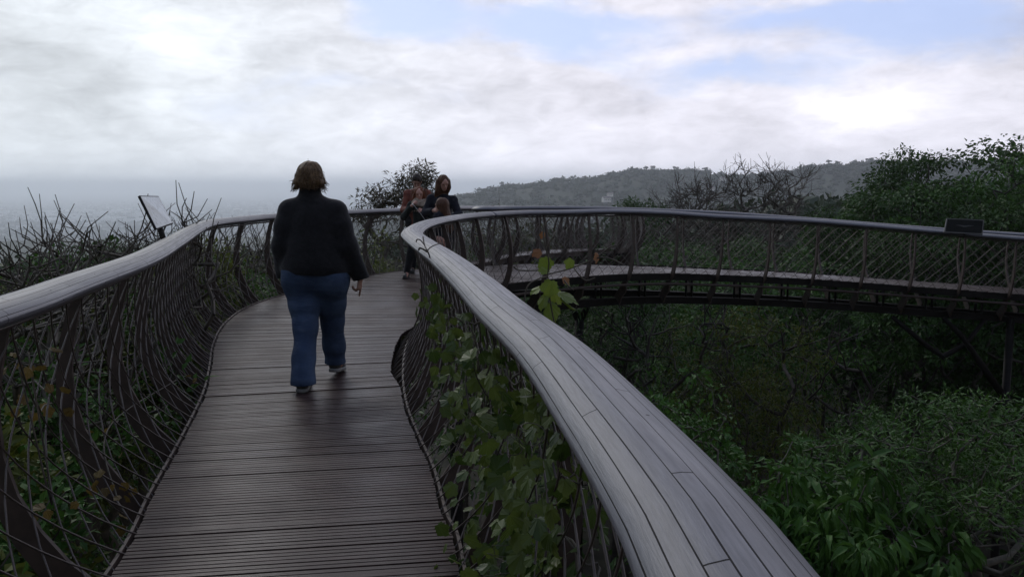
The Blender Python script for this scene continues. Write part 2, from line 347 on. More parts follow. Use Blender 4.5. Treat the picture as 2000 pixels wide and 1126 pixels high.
# ---------------------------------------------------------------- the walkway
def loft_rail(path, w=.205, th=.062, crown=.024):
    """rounded timber handrail swept along path; uv = (arc length, across) in metres"""
    b = MB(); P = np.asarray(path, float); n = len(P); T = unit(np.gradient(P, axis=0)); S = unit(np.cross(T, [0, 0, 1.0])); U = np.cross(S, T)
    h = w / 2; sec = [(-h + .030, -th), (-h + .008, -th + .012), (-h, -th + .030), (-h + .003, -.026), (-h + .014, -.012)]
    sec += [(a * (h - .026), crown * (1 - a * a) - .004) for a in np.linspace(-1, 1, 9)]
    sec += [(-a, c) for a, c in sec[4::-1]]; sec = np.array(sec); k = len(sec)
    V = P[:, None] + S[:, None] * sec[None, :, :1] + U[:, None] * sec[None, :, 1:]
    L = np.r_[0, np.cumsum(np.linalg.norm(np.diff(P, axis=0), axis=1))]; c = np.r_[0, np.cumsum(np.linalg.norm(np.diff(sec, axis=0), axis=1))]
    uv = np.stack(np.broadcast_arrays(L[:, None], c[None, :]), -1).reshape(-1, 2)
    i = np.arange(n - 1)[:, None] * k; j = np.arange(k - 1)[None]
    q = np.stack([i + j, i + j + 1, i + k + j + 1, i + k + j], -1).reshape(-1, 4)
    i0 = np.arange(n - 1) * k; q2 = np.stack([i0 + k - 1, i0, i0 + k, i0 + 2 * k - 1], -1)
    b.add(V.reshape(-1, 3), [q, q2, [tuple(range(k - 1, -1, -1))], [tuple(range((n - 1) * k, n * k))]], uv=uv)
    return b
def sweep_bar(b, path, w, h, off=0.0, dz=0.0):
    """rectangular bar along path, offset sideways (to the right of travel) and in height"""
    P = np.asarray(path, float); n = len(P); T = np.gradient(P, axis=0); T[:, 2] = 0; T = unit(T); S = np.stack([T[:, 1], -T[:, 0], 0 * T[:, 0]], 1)
    C = P + S * off + np.array([0, 0, dz]); V = np.stack([C + S * a * w / 2 + np.array([0, 0, c * h / 2]) for a, c in ((-1, -1), (1, -1), (1, 1), (-1, 1))], 1)
    i = np.arange(n - 1)[:, None] * 4; j = np.arange(4)[None]; j2 = (j + 1) % 4
    q = np.stack([i + j, i + j2, i + 4 + j2, i + 4 + j], -1).reshape(-1, 4)
    b.add(V.reshape(-1, 3), [q, [(3, 2, 1, 0)], [tuple(range(4 * n - 4, 4 * n))]])
class Side:
    """the basket side between a deck edge and its handrail; sgn = +1 when outward is right of travel"""
    def __init__(s, edge, rail, sgn, bulge):
        s.E = resample(edge, .05); R = resample(rail, .02); s.sgn = sgn
        j = np.array([np.argmin(((R[:, :2] - e[:2]) ** 2).sum(1)) for e in s.E]).astype(float)
        j = np.maximum.accumulate(j); k = np.ones(41) / 41; jp = np.r_[np.full(20, j[0]), j, np.full(20, j[-1])]; j = np.convolve(jp, k, 'valid')
        s.R = np.stack([np.interp(j, np.arange(len(R)), R[:, c]) for c in range(3)], 1); s.rail = resample(rail, .07)
        T = np.gradient(s.E, axis=0); T[:, 2] = 0; T = unit(T); s.T = T; s.O = np.stack([T[:, 1], -T[:, 0], 0 * T[:, 0]], 1) * sgn
        s.L = np.r_[0, np.cumsum(np.linalg.norm(np.diff(s.E[:, :2], axis=0), axis=1))]; s.bulge = bulge
    def at(s, u, v, extra=0.0):
        u = np.asarray(u, float); v = np.asarray(v, float); g = lambda A: np.stack([np.interp(u, s.L, A[:, c]) for c in range(3)], -1)
        E, R, O = g(s.E), g(s.R), unit(g(s.O)); vv = np.clip(v, 0, 1.0); w = vv ** .8
        P = E * (1 - w[..., None]) + R * w[..., None]
        b = (s.bulge(u) if callable(s.bulge) else s.bulge) * np.sin(np.pi * np.clip(vv, 0, 1)) ** .9 * (1.15 - .4 * vv) + np.where(v < 0, v * 1.1, 0) + extra
        P = P + O * b[..., None]; P[..., 2] = E[..., 2] * (1 - v) + (R[..., 2] - .075) * v
        return P
def side_mesh(side, u0, u1, name, parent, r=.0045, pitch=.215, run=1.0, k=4):
    """two crossing families of steel rods lying on the basket side"""
    b = MB(); vs = np.linspace(-.07, 1.0, 13)
    for fam in (1, -1):
        c = u0 - run
        while c < u1 + run:
            u = c + fam * run * vs if fam > 0 else c + run * (1 - vs) - run * 0
            ok = (u >= u0) & (u <= u1)
            if ok.sum() >= 2:
                lo, hi = np.argmax(ok), len(ok) - np.argmax(ok[::-1])
                P = side.at(u[lo:hi], vs[lo:hi], (.006 if fam > 0 else -.004)); b.tube(P, r, k, cap=False)
            c += pitch
    P = side.at(np.arange(u0, u1, .15), np.full(len(np.arange(u0, u1, .15)), .985)); b.tube(P, .011, 5, cap=False)
    return b.build(name, M_ROD, parent, True)
def side_ribs(side, us, parent, depth=(.125, .05), width=.022, under=True):
    prof = [1.0, .9, .78, .64, .5, .36, .22, .1, 0.0, -.08] 
    for u in us:
        v = np.array(prof); P = side.at(np.full(len(v), u), v, .012); O = np.array([np.interp(u, side.L, side.O[:, c]) for c in range(3)]); T = np.array([np.interp(u, side.L, side.T[:, c]) for c in range(3)])
        if under:
            e = np.array([np.interp(u, side.L, side.E[:, c]) for c in range(3)])
            P = np.r_[P, [e - O * .17 + [0, 0, -.22], e - O * .27 + [0, 0, -.32], e - O * .36 + [0, 0, -.42]]]
        n = len(P); tan = unit(np.gradient(P, axis=0)); nor = unit(np.cross(T, tan)); nor *= np.sign((nor @ O))[:, None] + 1e-9
        t = np.linspace(0, 1, n); d = depth[1] + (depth[0] - depth[1]) * sm(.0, .75, t)
        if under: d[-3:] = [.17, .16, .20]
        A = P + nor * .012; B = P + nor * (.012 + d)[:, None]
        V = np.concatenate([A - T * width / 2, A + T * width / 2, B + T * width / 2, B - T * width / 2])
        i = np.arange(n - 1); q = np.concatenate([np.stack([a * n + i, bb * n + i, bb * n + i + 1, a * n + i + 1], 1) for a, bb in ((0, 1), (1, 2), (2, 3), (3, 0))])
        m = MB(); m.add(V, [q, [(0, 3 * n, 2 * n, n)], [(n - 1, 2 * n - 1, 3 * n - 1, 4 * n - 1)]]); m.build('rib', M_STEEL, parent)
def clip_line(poly, c, n):
    """intervals a of c + a*n inside the 2-D polygon"""
    xs = []
    for k in range(len(poly)):
        p, q = poly[k], poly[(k + 1) % len(poly)]; e = q - p; den = n[0] * e[1] - n[1] * e[0]
        if abs(den) < 1e-9: continue
        w = p - c; a = (w[0] * e[1] - w[1] * e[0]) / den; t = (w[0] * n[1] - w[1] * n[0]) / den
        if 0 <= t < 1: xs.append(a)
    xs.sort(); return [(xs[i], xs[i + 1]) for i in range(0, len(xs) - 1, 2)]
def deck(center, poly, zfun, parent, pitch=.072, lo=-3, hi=3, rng=random.Random(3)):
    """transverse slats with open joints, each cut to the deck outline; a shallow groove along each slat"""
    C = resample(center, pitch); T = unit(np.gradient(C, axis=0)); b = MB(); poly = np.asarray(poly, float)
    for c, t in zip(C, T):
        n = np.array([t[1], -t[0]])
        for a0, a1 in clip_line(poly, c, n):
            if a1 < lo or a0 > hi or a1 - a0 < .1: continue
            r = rng.random(); dz = rng.gauss(0, .0013); off = rng.uniform(0, 20); m = (a0 + a1) / 2
            hw = pitch / 2 - rng.uniform(.0035, .0068); g = .004; sec = [(-hw, 0), (-g, 0), (-g * .5, -.006), (g * .5, -.006), (g, 0), (hw, 0), (hw, -.032), (-hw, -.032)]
            V = []; UV = []; e0 = rng.uniform(0, .008); e1 = rng.uniform(0, .008)
            for a in (a0 + e0, a1 - e1):
                p = c + n * a; z = zfun(p[0], p[1]) + dz
                for s, h in sec: V.append((p[0] + t[0] * s, p[1] + t[1] * s, z + h)); UV.append((a + off, s))
            k = len(sec); q = [(i, (i + 1) % k, k + (i + 1) % k, k + i) for i in range(k)]
            b.add(V, [q, [tuple(range(k - 1, -1, -1))], [tuple(range(k, 2 * k))]], uv=UV, rnd=r)
    return b.build('deck', M_DECK, parent)
def joists(center, poly, zfun, parent, pitch=.62):
    """dark cross beams and bearers under the slats"""
    C = resample(center, pitch); T = unit(np.gradient(C, axis=0)); poly = np.asarray(poly, float)
    for c, t in zip(C, T):
        n = np.array([t[1], -t[0]])
        for a0, a1 in clip_line(poly, c, n):
            if a1 - a0 < .3: continue
            m = c + n * (a0 + a1) / 2; b = MB(); b.box((m[0], m[1], zfun(m[0], m[1]) - .085), a1 - a0 - .1, .05, .10, (n[0], n[1], 0), (t[0], t[1], 0)); b.build('cross_beam', M_DKSTEEL, parent)

# deck and handrail lines, in metres; the deck at the camera is z = 0
L_EDGE = [(-1.12, -4.5, 0), (-1.12, -2, 0), (-1.2, 0, 0), (-1.36, 1.7, 0), (-1.57, 3.29, 0), (-1.76, 4.12, 0), (-1.97, 5.09, 0), (-2.23, 6.19, 0), (-2.49, 7.08, 0), (-2.86, 8.27, 0), (-3.16, 9.54, 0), (-3.30, 10.9, 0), (-3.14, 12.2, 0), (-2.66, 14.1, 0), (-2.12, 15.25, 0), (-1.55, 15.95, 0), (-.95, 17.0, 0), (0.1, 19.75, 0), (1.23, 20.9, 0), (2.0, 22.1, -.087), (2.15, 24.5, -.27), (1.6, 28.5, -.56)]
L_RAIL = [(-1.42, -4.5, 1.1), (-1.42, -2, 1.1), (-1.5, 0, 1.1), (-1.62, 1.6, 1.1), (-1.77, 2.98, 1.1), (-1.91, 3.72, 1.1), (-2.16, 5.02, 1.1), (-2.58, 6.57, 1.1), (-3.15, 8.6, 1.1), (-3.46, 9.93, 1.1), (-3.47, 11.05, 1.1), (-3.32, 12.35, 1.1), (-2.62, 14.35, 1.1), (-1.95, 15.7, 1.1), (-1.55, 16.3, 1.1), (-1.05, 17.1, 1.1), (0.0, 19.9, 1.04), (1.15, 21.1, .99), (1.85, 22.3, .95), (2.0, 24.5, .83), (1.5, 28.5, .6)]
I_EDGE = [(.10, -4.5, 0), (.10, -2, 0), (.08, 0, 0), (-.02, 1.7, 0), (-.23, 3.46, 0), (-.32, 3.86, 0), (-.44, 4.53, 0), (-.59, 5.16, 0), (-.75, 5.91, 0), (-.90, 6.9, 0), (-1.01, 7.98, 0), (-1.05, 8.89, 0), (-1.02, 9.6, 0), (-1.0, 10.6, 0), (-.92, 11.5, 0), (-.72, 12.45, 0), (0.0, 13.6, 0), (.85, 14.35, 0), (1.76, 14.95, 0), (2.7, 15.45, -.03), (3.74, 15.8, -.09), (5.71, 16.1, -.21), (8.47, 16.2, -.42), (11.5, 15.9, -.62), (15.5, 15.0, -.85)]
I_RAIL = [(.30, -4.5, 1.1), (.28, -2, 1.1), (.26, 0, 1.1), (.24, .86, 1.1), (.23, 1.11, 1.1), (.19, 1.53, 1.1), (.11, 2.21, 1.1), (-.03, 3.0, 1.1), (-.17, 3.87, 1.1), (-.39, 5.13, 1.1), (-.65, 6.45, 1.1), (-.89, 7.78, 1.1), (-.97, 8.78, 1.1), (-.97, 9.93, 1.1), (-.87, 11.05, 1.1), (-.62, 12.4, 1.1), (0.03, 13.6, 1.11), (.85, 14.3, 1.1), (1.75, 14.85, 1.1), (2.69, 15.3, 1.06), (3.66, 15.6, .99), (5.63, 15.95, .88), (8.36, 16.05, .65), (9.41, 16.0, .57), (12.2, 15.6, .38), (15.5, 14.9, .15)]
F_EDGE = [(-.62, 16.45, 0), (0, 16.85, 0), (.9, 17.0, 0), (2.0, 17.0, 0), (4.0, 17.15, -.09), (5.9, 17.4, -.21), (8.6, 17.5, -.42), (11.8, 17.2, -.62), (16, 16.3, -.85)]
F_RAIL = [(-.62, 16.55, 1.1), (0, 16.98, 1.1), (.9, 17.15, 1.1), (2.0, 17.2, 1.08), (4.0, 17.35, 1.0), (5.9, 17.6, .87), (8.6, 17.7, .66), (11.8, 17.4, .46), (16, 16.5, .2)]
N_EDGE = [(-.55, 17.1, 0), (.12, 18.75, 0), (1.25, 19.85, 0), (2.35, 20.9, 0), (3.05, 22.3, -.09), (3.3, 24.5, -.27), (3.0, 28.8, -.57)]
N_RAIL = [(-.42, 17.05, 1.1), (.22, 18.65, 1.05), (1.35, 19.75, .99), (2.45, 20.8, .96), (3.2, 22.3, .93), (3.45, 24.5, .82), (3.15, 28.8, .56)]
def zplane(line):
    R = resample(line, .2)
    return lambda x, y: float(R[np.argmin((R[:, 0] - x) ** 2 + (R[:, 1] - y) ** 2), 2])
def upto(line, cond): return [p for p in line if cond(p)]

near = thing('canopy_walkway', 'near stretch of the curving timber and steel walkway that the people walk on', 'walkway', (0, 0, 0), 0, 'stretches of the canopy walkway')
SL = Side(L_EDGE, L_RAIL, -1, .17); SI = Side(I_EDGE, I_RAIL, 1, lambda u: .13 - .075 * sm(17.5, 22.0, u))
def u_of(side, pt): return float(side.L[np.argmin(((side.E[:, :2] - np.array(pt)) ** 2).sum(1))])
uSplit = u_of(SI, (-.35, 13.1))
iE = resample(I_EDGE, .08); iN = iE[iE[:, 1] < 13.0]; iN = iN[:np.argmax(iN[:, 1]) + 1].copy()
# the deck boards are cut back round the tight bend, leaving the steel edge free
cut = .08 * sm(6.3, 7.1, iN[:, 1]) * (1 - sm(8.7, 9.5, iN[:, 1])); iN2 = iN[:, :2] - np.stack([cut, 0 * cut], 1)
lE = resample(L_EDGE, .08); lN = lE[lE[:, 1] < 16.3]
polyM = np.r_[lN[:, :2], iN2[::-1]]
cen = [(-.5, -3), (-.52, 0), (-.7, 1.8), (-.95, 3.6), (-1.3, 5.6), (-1.7, 7.3), (-2.05, 9.2), (-2.1, 11), (-1.85, 12.8), (-1.4, 14.4), (-.9, 16.2)]
zero = lambda x, y: 0.0
deck(cen, polyM, zero, near); joists(cen, polyM, zero, near)
# the deck that leads on behind the people
nE = resample(N_EDGE, .08); lC = lE[lE[:, 1] >= 16.2]
polyC = np.r_[lC[:, :2], nE[::-1, :2]]; cc = [(-1.15, 16.0), (-.6, 17.6), (.15, 19.3), (1.25, 20.4), (2.15, 21.5), (2.6, 23), (2.65, 25), (2.3, 28.5)]
deck(cc, polyC, zplane(L_EDGE), near); joists(cc, polyC, zplane(L_EDGE), near)
uCr = SI.rail[np.argmin(((SI.rail - np.array([-.35, 13.05, 1.1])) ** 2).sum(1))]
ks = int(np.argmin(((SI.rail - uCr) ** 2).sum(1)))
loft_rail(SL.rail).build('handrail', M_RAIL, near, True).pass_index = 930; loft_rail(SI.rail[:ks + 1]).build('handrail', M_RAIL, near, True).pass_index = 9000
SN = Side(N_EDGE, N_RAIL, 1, .14)
side_mesh(SL, 0, SL.L[-1], 'wire_mesh', near, .0040); side_mesh(SI, 0, uSplit, 'wire_mesh', near, .0040); side_mesh(SN, 0, SN.L[-1], 'wire_mesh', near, .005)
side_ribs(SL, np.arange(.25, SL.L[-1], .93), near); side_ribs(SI, np.arange(.5, uSplit, .93), near); side_ribs(SN, np.arange(.3, SN.L[-1], .95), near)
for S, a, c in ((SL, 0, SL.L[-1]), (SI, 0, uSplit), (SN, 0, SN.L[-1])):
    b = MB(); us = np.arange(a, c, .1); E = np.stack([np.interp(us, S.L, S.E[:, k]) for k in range(3)], 1)
    sweep_bar(b, E, .014, .11, S.sgn * .018, -.045); b.build('edge_plate', M_STEEL, near)
    b = MB(); sweep_bar(b, E, .13, .11, -S.sgn * .36, -.52); b.build('lower_beam', M_DKSTEEL, near)
    k0 = [i for i, u in enumerate(us)]
    R = np.stack([np.interp(us, S.L, S.R[:, k]) for k in range(3)], 1); b = MB(); sweep_bar(b, R, .07, .010, 0, -.068); b.build('top_bar', M_DKSTEEL, near)
for x, y in ((-.75, 1.0), (-2.2, 9.0), (-1.0, 15.2), (1.6, 20.4)):
    b = MB(); g = float(terrain(x, y)); b.tube([(x, y, g - .3), (x, y, -1.6)], [.13, .11], 10)
    for dx in (-.55, .55): b.tube([(x, y, -1.7), (x + dx, y, -.58)], [.08, .06], 8)
    b.build('support_column', M_DKSTEEL, near, True)

far = thing('canopy_walkway', 'far branch of the walkway bending away right in front of the dark wood', 'walkway', (0, 0, 0), 0, 'stretches of the canopy walkway')
SF = Side(F_EDGE, F_RAIL, -1, .14); iF = iE[int(np.argmin(((iE[:, :2] - np.array([-.42, 13.0])) ** 2).sum(1))):]; fE = resample(F_EDGE, .08)
polyB = np.r_[[[-1.0, 15.8]], fE[:, :2], iF[::-1, :2], [[-.73, 13.0]]]; cb = [(-1.0, 14.4), (-.2, 15.2), (.9, 15.7), (2.2, 16.05), (3.8, 16.5), (5.8, 16.75), (8.5, 16.85), (11.6, 16.55), (15.7, 15.65)]
zb = zplane(I_EDGE); deck(cb, polyB, lambda x, y: zb(x, y) - .006, far); joists(cb, polyB, zb, far)
loft_rail(SI.rail[ks:]).build('handrail', M_RAIL, far, True); loft_rail(resample(N_RAIL[:0:-1] + [(-.36, 17.25, 1.1), (-.62, 16.98, 1.1), (-.66, 16.72, 1.1), (-.42, 16.66, 1.1)] + F_RAIL[1:], .05)).build('handrail', M_RAIL, far, True).pass_index = 9000
side_mesh(SI, uSplit, SI.L[-1], 'wire_mesh', far, .0042, .22); side_mesh(SF, 0, SF.L[-1], 'wire_mesh', far, .0042, .22)
side_ribs(SI, np.arange(uSplit + .35, SI.L[-1], .93), far, (.095, .038), .026); side_ribs(SF, np.arange(.4, SF.L[-1], .95), far, (.085, .036), .026)
for S, a, c in ((SI, uSplit, SI.L[-1]), (SF, .3, SF.L[-1])):
    b = MB(); us = np.arange(a, c, .1); E = np.stack([np.interp(us, S.L, S.E[:, k]) for k in range(3)], 1)
    sweep_bar(b, E, .014, .12, S.sgn * .018, -.07); b.build('edge_plate', M_DKSTEEL, far)
    b = MB(); b.tube(E + np.array([0, 0, -.20]) + 0 * E, .024, 8); b.build('edge_pipe', M_STEEL, far, True)
    b = MB(); sweep_bar(b, E, .16, .125, -S.sgn * .38, -.53); b.build('lower_beam', M_DKSTEEL, far)
    R = np.stack([np.interp(us, S.L, S.R[:, k]) for k in range(3)], 1); b = MB(); sweep_bar(b, R, .07, .010, 0, -.068); b.build('top_bar', M_DKSTEEL, far)
b = MB()
for u in np.arange(uSplit + .9, SI.L[-1], .93):
    e = np.array([np.interp(u, SI.L, SI.E[:, k]) for k in range(3)]); O = np.array([np.interp(u, SI.L, SI.O[:, k]) for k in range(3)])
    for o, du in ((.40, 0), (.40, .12)):
        T = np.array([-O[1], O[0], 0]); c = e - O * o + T * du; b = MB(); b.tube([c + [0, 0, -.48], c + [0, 0, -.13]], .022, 6); b.build('hanger_post', M_DKSTEEL, far, True)
# branching steel column under the right end
b = MB(); cx, cy = 9.5, 16.4; g = float(terrain(cx, cy)); b.tube([(cx, cy, g - .3), (cx, cy, -1.0)], [.085, .07], 12); b.build('support_column', M_DKSTEEL, far, True)
b = MB(); b.tube([(8.2, 16.35, -.98), (8.6, 16.4, -1.35), (9.45, 16.4, -2.5)], [.045, .055, .07], 8); b.tube([(7.2, 16.3, -.95), (7.9, 16.4, -1.5), (8.3, 16.5, -1.75), (8.7, 16.45, -1.5), (9.0, 16.4, -1.02)], [.04, .05, .06, .05, .04], 8); b.build('brace', M_DKSTEEL, far, True)

# ---------------------------------------------------------------- information boards
def board(name, label, cat, P, th, frame_w, fmat, pmat, back):
    """P: four corners (near-bottom, far-bottom, far-top, near-top); a panel, a frame round it and a bracket"""
    P = [np.array(p, float) for p in P]; n = unit(np.cross(P[1] - P[0], P[3] - P[0])); c = sum(P) / 4; t = thing(name, label, cat, c)
    loc = [p - c for p in P]; b = MB(); b.prism([p * .97 + n * .004 for p in loc], -n * th); b.build('panel', pmat, t)
    b = MB()
    for k in range(4):
        p, q = loc[k], loc[(k + 1) % 4]; d = unit(q - p); s = np.cross(n, d); L = np.linalg.norm(q - p)
        b.box((p + q) / 2 - n * th * .5, L + frame_w, frame_w, th * 1.5, d, s, n)
    b.build('frame', fmat, t)
    b = MB(); e = np.array(back, float) - c; b.tube([-n * th, (-n * th + e) / 2 + [0, 0, -.01], e], .022, 6); b.build('bracket', M_DKSTEEL, t, True)
    return t, n, c
m, N, bs, out = newmat('faded_board_print'); g = N.node('ShaderNodeTexCoord').outputs['Object']
f1 = N.noise(g, 9, 4, .6); f2 = N.noise(g, 26, 5, .6); cc_ = N.mix(N.smooth(f1, .45, .6), (.36, .39, .36, 1), (.28, .30, .27, 1)); cc_ = N.mix(N.m('MULTIPLY', N.smooth(f2, .56, .64), .6), cc_, (.13, .14, .125, 1))
N.put(bs.inputs['Base Color'], cc_); bs.inputs['Roughness'].default_value = .22
M_BOARD = m
pA, pB, pC, pD = PY(305, 447, 6.62), PY(337, 436, 7.15), PY(309, 384, 7.35), PY(273, 383, 6.75)
board('information_board', 'pale tilted information board standing outside the left handrail', 'sign', (pA, pB, pC, pD), .012, .008, M_DKSTEEL, M_BOARD, PY(319, 466, 6.72))
m, N, bs, out = newmat('dark_plaque_face'); g = N.node('ShaderNodeTexCoord').outputs['Object']
N.put(bs.inputs['Base Color'], N.mix(N.noise(g, 12, 5), (.005, .0055, .005, 1), (.010, .011, .010, 1))); bs.inputs['Roughness'].default_value = .7; bs.inputs['Specular IOR Level'].default_value = .1
M_PLAQUE = m
qY = 15.75; pA, pB, pC, pD = PY(1845, 453, qY), PY(1918, 457, qY), PY(1921, 430, qY + .12), PY(1850, 427, qY + .12)
tP, nP, cP = board('information_plaque', 'dark tilted plaque with a thin pale frame fixed on the far handrail', 'sign', (pA, pB, pC, pD), .02, .018, mat_plain('plaque_frame', (.05, .048, .042), (.08, .076, .066), .5, 10), M_PLAQUE, PY(1883, 462, 16.0))
b = MB(); X = unit(np.array(pB) - np.array(pA)); Yv = unit(np.array(pD) - np.array(pA)); o0 = nP * .007
w = [(-.17, .012), (-.08, .0), (-.02, -.02), (.03, -.015), (.08, .0), (.17, .014), (.08, .022), (.02, .012), (-.03, .012), (-.08, .018)]
b.prism([X * a + Yv * c + o0 for a, c in w], nP * .002); b.build('wing_emblem', mat_plain('faint_emblem', (.02, .02, .018), (.03, .03, .026), .5, 10), tP)

# ---------------------------------------------------------------- plants
def leaf_tpl(kind):
    """template leaf: length 1 along +Y from its base, lying near the XY plane; returns V, tri faces"""
    if kind == 'ovate': V = [(0, 0, 0), (-.26, .38, .07), (0, .45, -.02), (.26, .38, .07), (0, 1, -.10)]; F = [(0, 2, 1), (0, 3, 2), (1, 2, 4), (2, 3, 4)]
    elif kind == 'narrow': V = [(0, 0, 0), (-.12, .45, .04), (.12, .45, .04), (0, 1, -.14)]; F = [(0, 2, 1), (1, 2, 4 - 1)]
    elif kind == 'drop':   # long drooping leaflet with a folded midrib
        V = [(0, 0, 0), (-.15, .3, .06), (0, .35, .0), (.15, .3, .06), (-.13, .68, -.03), (0, .7, -.10), (.13, .68, -.03), (0, 1, -.32)]
        F = [(0, 2, 1), (0, 3, 2), (1, 2, 5), (1, 5, 4), (2, 3, 6), (2, 6, 5), (4, 5, 7), (5, 6, 7)]
    elif kind == 'lobed':
        n = 26; V = [(0, .08, 0)]; 
        for i in range(n):
            a = math.radians(-90 + 14 + (332) * i / (n - 1)); th = a + math.pi / 2
            r = .42 + .065 * math.cos(5 * (th - math.pi)) * (0.7 + .3 * math.cos(th - math.pi)) + (.035 if i % 2 else -.025); r *= .82 + .30 * (.5 - .5 * math.cos(th))
            x, y = r * math.cos(a), .36 + r * math.sin(a); V.append((x, y, .10 * abs(x) - .45 * (x * x + (y - .3) ** 2) + .02 * math.sin(3 * th)))
        F = [(0, i, i + 1) for i in range(1, n)]
    return np.array(V, float), np.array(F, int)
TPL = {k: leaf_tpl(k) for k in ('ovate', 'narrow', 'drop', 'lobed')}
def leaves(P, D, Nrm, S, kind, rng, tint=None):
    """instances of a leaf template baked into arrays"""
    V0, F0 = TPL[kind]; P = np.asarray(P); Y = unit(D); Z = np.asarray(Nrm) - (np.asarray(Nrm) * Y).sum(1)[:, None] * Y; Z = unit(Z); X = np.cross(Y, Z)
    S = np.asarray(S)[:, None, None]; V = P[:, None] + S * (V0[None, :, :1] * X[:, None] + V0[None, :, 1:2] * Y[:, None] + V0[None, :, 2:] * Z[:, None])
    F = F0[None] + (np.arange(len(P)) * len(V0))[:, None, None]
    t = rng.random(len(P)) if tint is None else tint
    tt = np.repeat(t, len(V0)).reshape(len(P), -1)
    if kind == 'lobed': tt = tt * .82; tt[:, 0] += .14          # paler where the veins meet
    return V.reshape(-1, 3), F.reshape(-1, 3), tt.ravel()
class Bundle:
    def __init__(s): s.V = []; s.F = []; s.t = []; s.n = 0
    def add(s, V, F, t): s.V.append(V); s.F.append(F + s.n); s.t.append(t); s.n += len(V)
    def mesh(s, name, mat): return to_mesh(name, np.concatenate(s.V), [np.concatenate(s.F)], mat, False, None, {'rnd': np.concatenate(s.t)})
def grow(rng, lev, n, ang, lr, r0, up=.15, jit=.16, L=1.0, segs=5, d0=(0, 0, 1), start=.35):
    """branch skeleton: list of (points, radii, level), and the twig ends"""
    br = []; tips = []
    def rec(p, d, L, r, k):
        pts = [p]; 
        for i in range(segs):
            d = unit(d + rng.normal(0, jit, 3) + np.array([0, 0, up * (.3 if k == lev else 1)])); p = p + d * L / segs; pts.append(p)
        rad = np.linspace(r, r * .62, segs + 1); br.append((np.array(pts), rad, k))
        if k <= 1: tips.extend([(pts[j], d) for j in range(2, segs + 1)])
        if k == 0: return
        m = n[lev - k]; az0 = rng.random() * 6.28
        for c in range(m):
            t = 1.0 if c == 0 else start + (1 - start) * rng.random(); i = t * segs; i0 = min(int(i), segs - 1); q = pts[i0] * (1 - (i - i0)) + pts[i0 + 1] * (i - i0)
            a = math.radians(ang) * rng.uniform(.6, 1.25) * (.45 if c == 0 else 1); az = az0 + c * 2.4 + rng.normal(0, .3)
            e1 = unit(np.cross(d, [.31, .77, .55])); e2 = np.cross(d, e1); nd = d * math.cos(a) + (e1 * math.cos(az) + e2 * math.sin(az)) * math.sin(a)
            rec(q, nd, L * lr * rng.uniform(.75, 1.2), max(.006, np.interp(i, range(segs + 1), rad) * (.8 if c == 0 else .62)), k - 1)
    rec(np.zeros(3), np.array(d0, float), L, r0, lev)
    return br, tips
def fit(br, tips, W, H, z0=0.0):
    A = np.concatenate([b[0] for b in br]); sx = W / 2 / np.percentile(np.hypot(A[:, 0], A[:, 1]), 97); sz = H / A[:, 2].max(); s = np.array([sx, sx, sz])
    return [(b[0] * s, b[1], b[2]) for b in br], [(t[0] * s, t[1]) for t in tips]
def plant_meshes(seed, W, H, lev=4, n=(4, 4, 3, 3), ang=42, lr=.72, r0=.12, up=.12, jit=.16, leaf='ovate', lm=None, size=.11, per=9, spread=.30, bark=None, droop=.2, clear=0.0, names=('trunk', 'crown'), sides=5, start=.35, minr=.006):
    rng = np.random.default_rng(seed); br, tips = grow(rng, lev, n, ang, lr, r0, up, jit, start=start); br, tips = fit(br, tips, W, H)
    tb = MB()
    for P, R, k in br: tb.tube(P, np.maximum(R, minr), max(3, sides if k > 1 else 3), cap=(k == lev))
    tm = tb.mesh(names[0], bark or M_BARK, True)
    if lm is None: return tm, None
    T = np.array([t[0] for t in tips]); keep = T[:, 2] > clear * H; T = T[keep]; dirs = np.array([t[1] for t in tips])[keep]
    idx = np.repeat(np.arange(len(T)), per); m = len(idx); clump = rng.random(len(T))
    off = rng.normal(0, 1, (m, 3)); off = unit(off) * (rng.random((m, 1)) ** .5) * spread; off[:, 2] *= .7
    P = T[idx] + off; D = unit(unit(off) + dirs[idx] * .5 + rng.normal(0, .35, (m, 3)) + np.array([0, 0, -droop]))
    Nn = np.array([0, 0, 1.0]) + rng.normal(0, .55, (m, 3)); S = size * rng.uniform(.6, 1.3, m)
    b = Bundle(); b.add(*leaves(P, D, Nn, S, leaf, rng, np.clip(clump[idx] * .55 + rng.random(m) * .45, 0, 1)))
    return tm, b.mesh(names[1], lm)

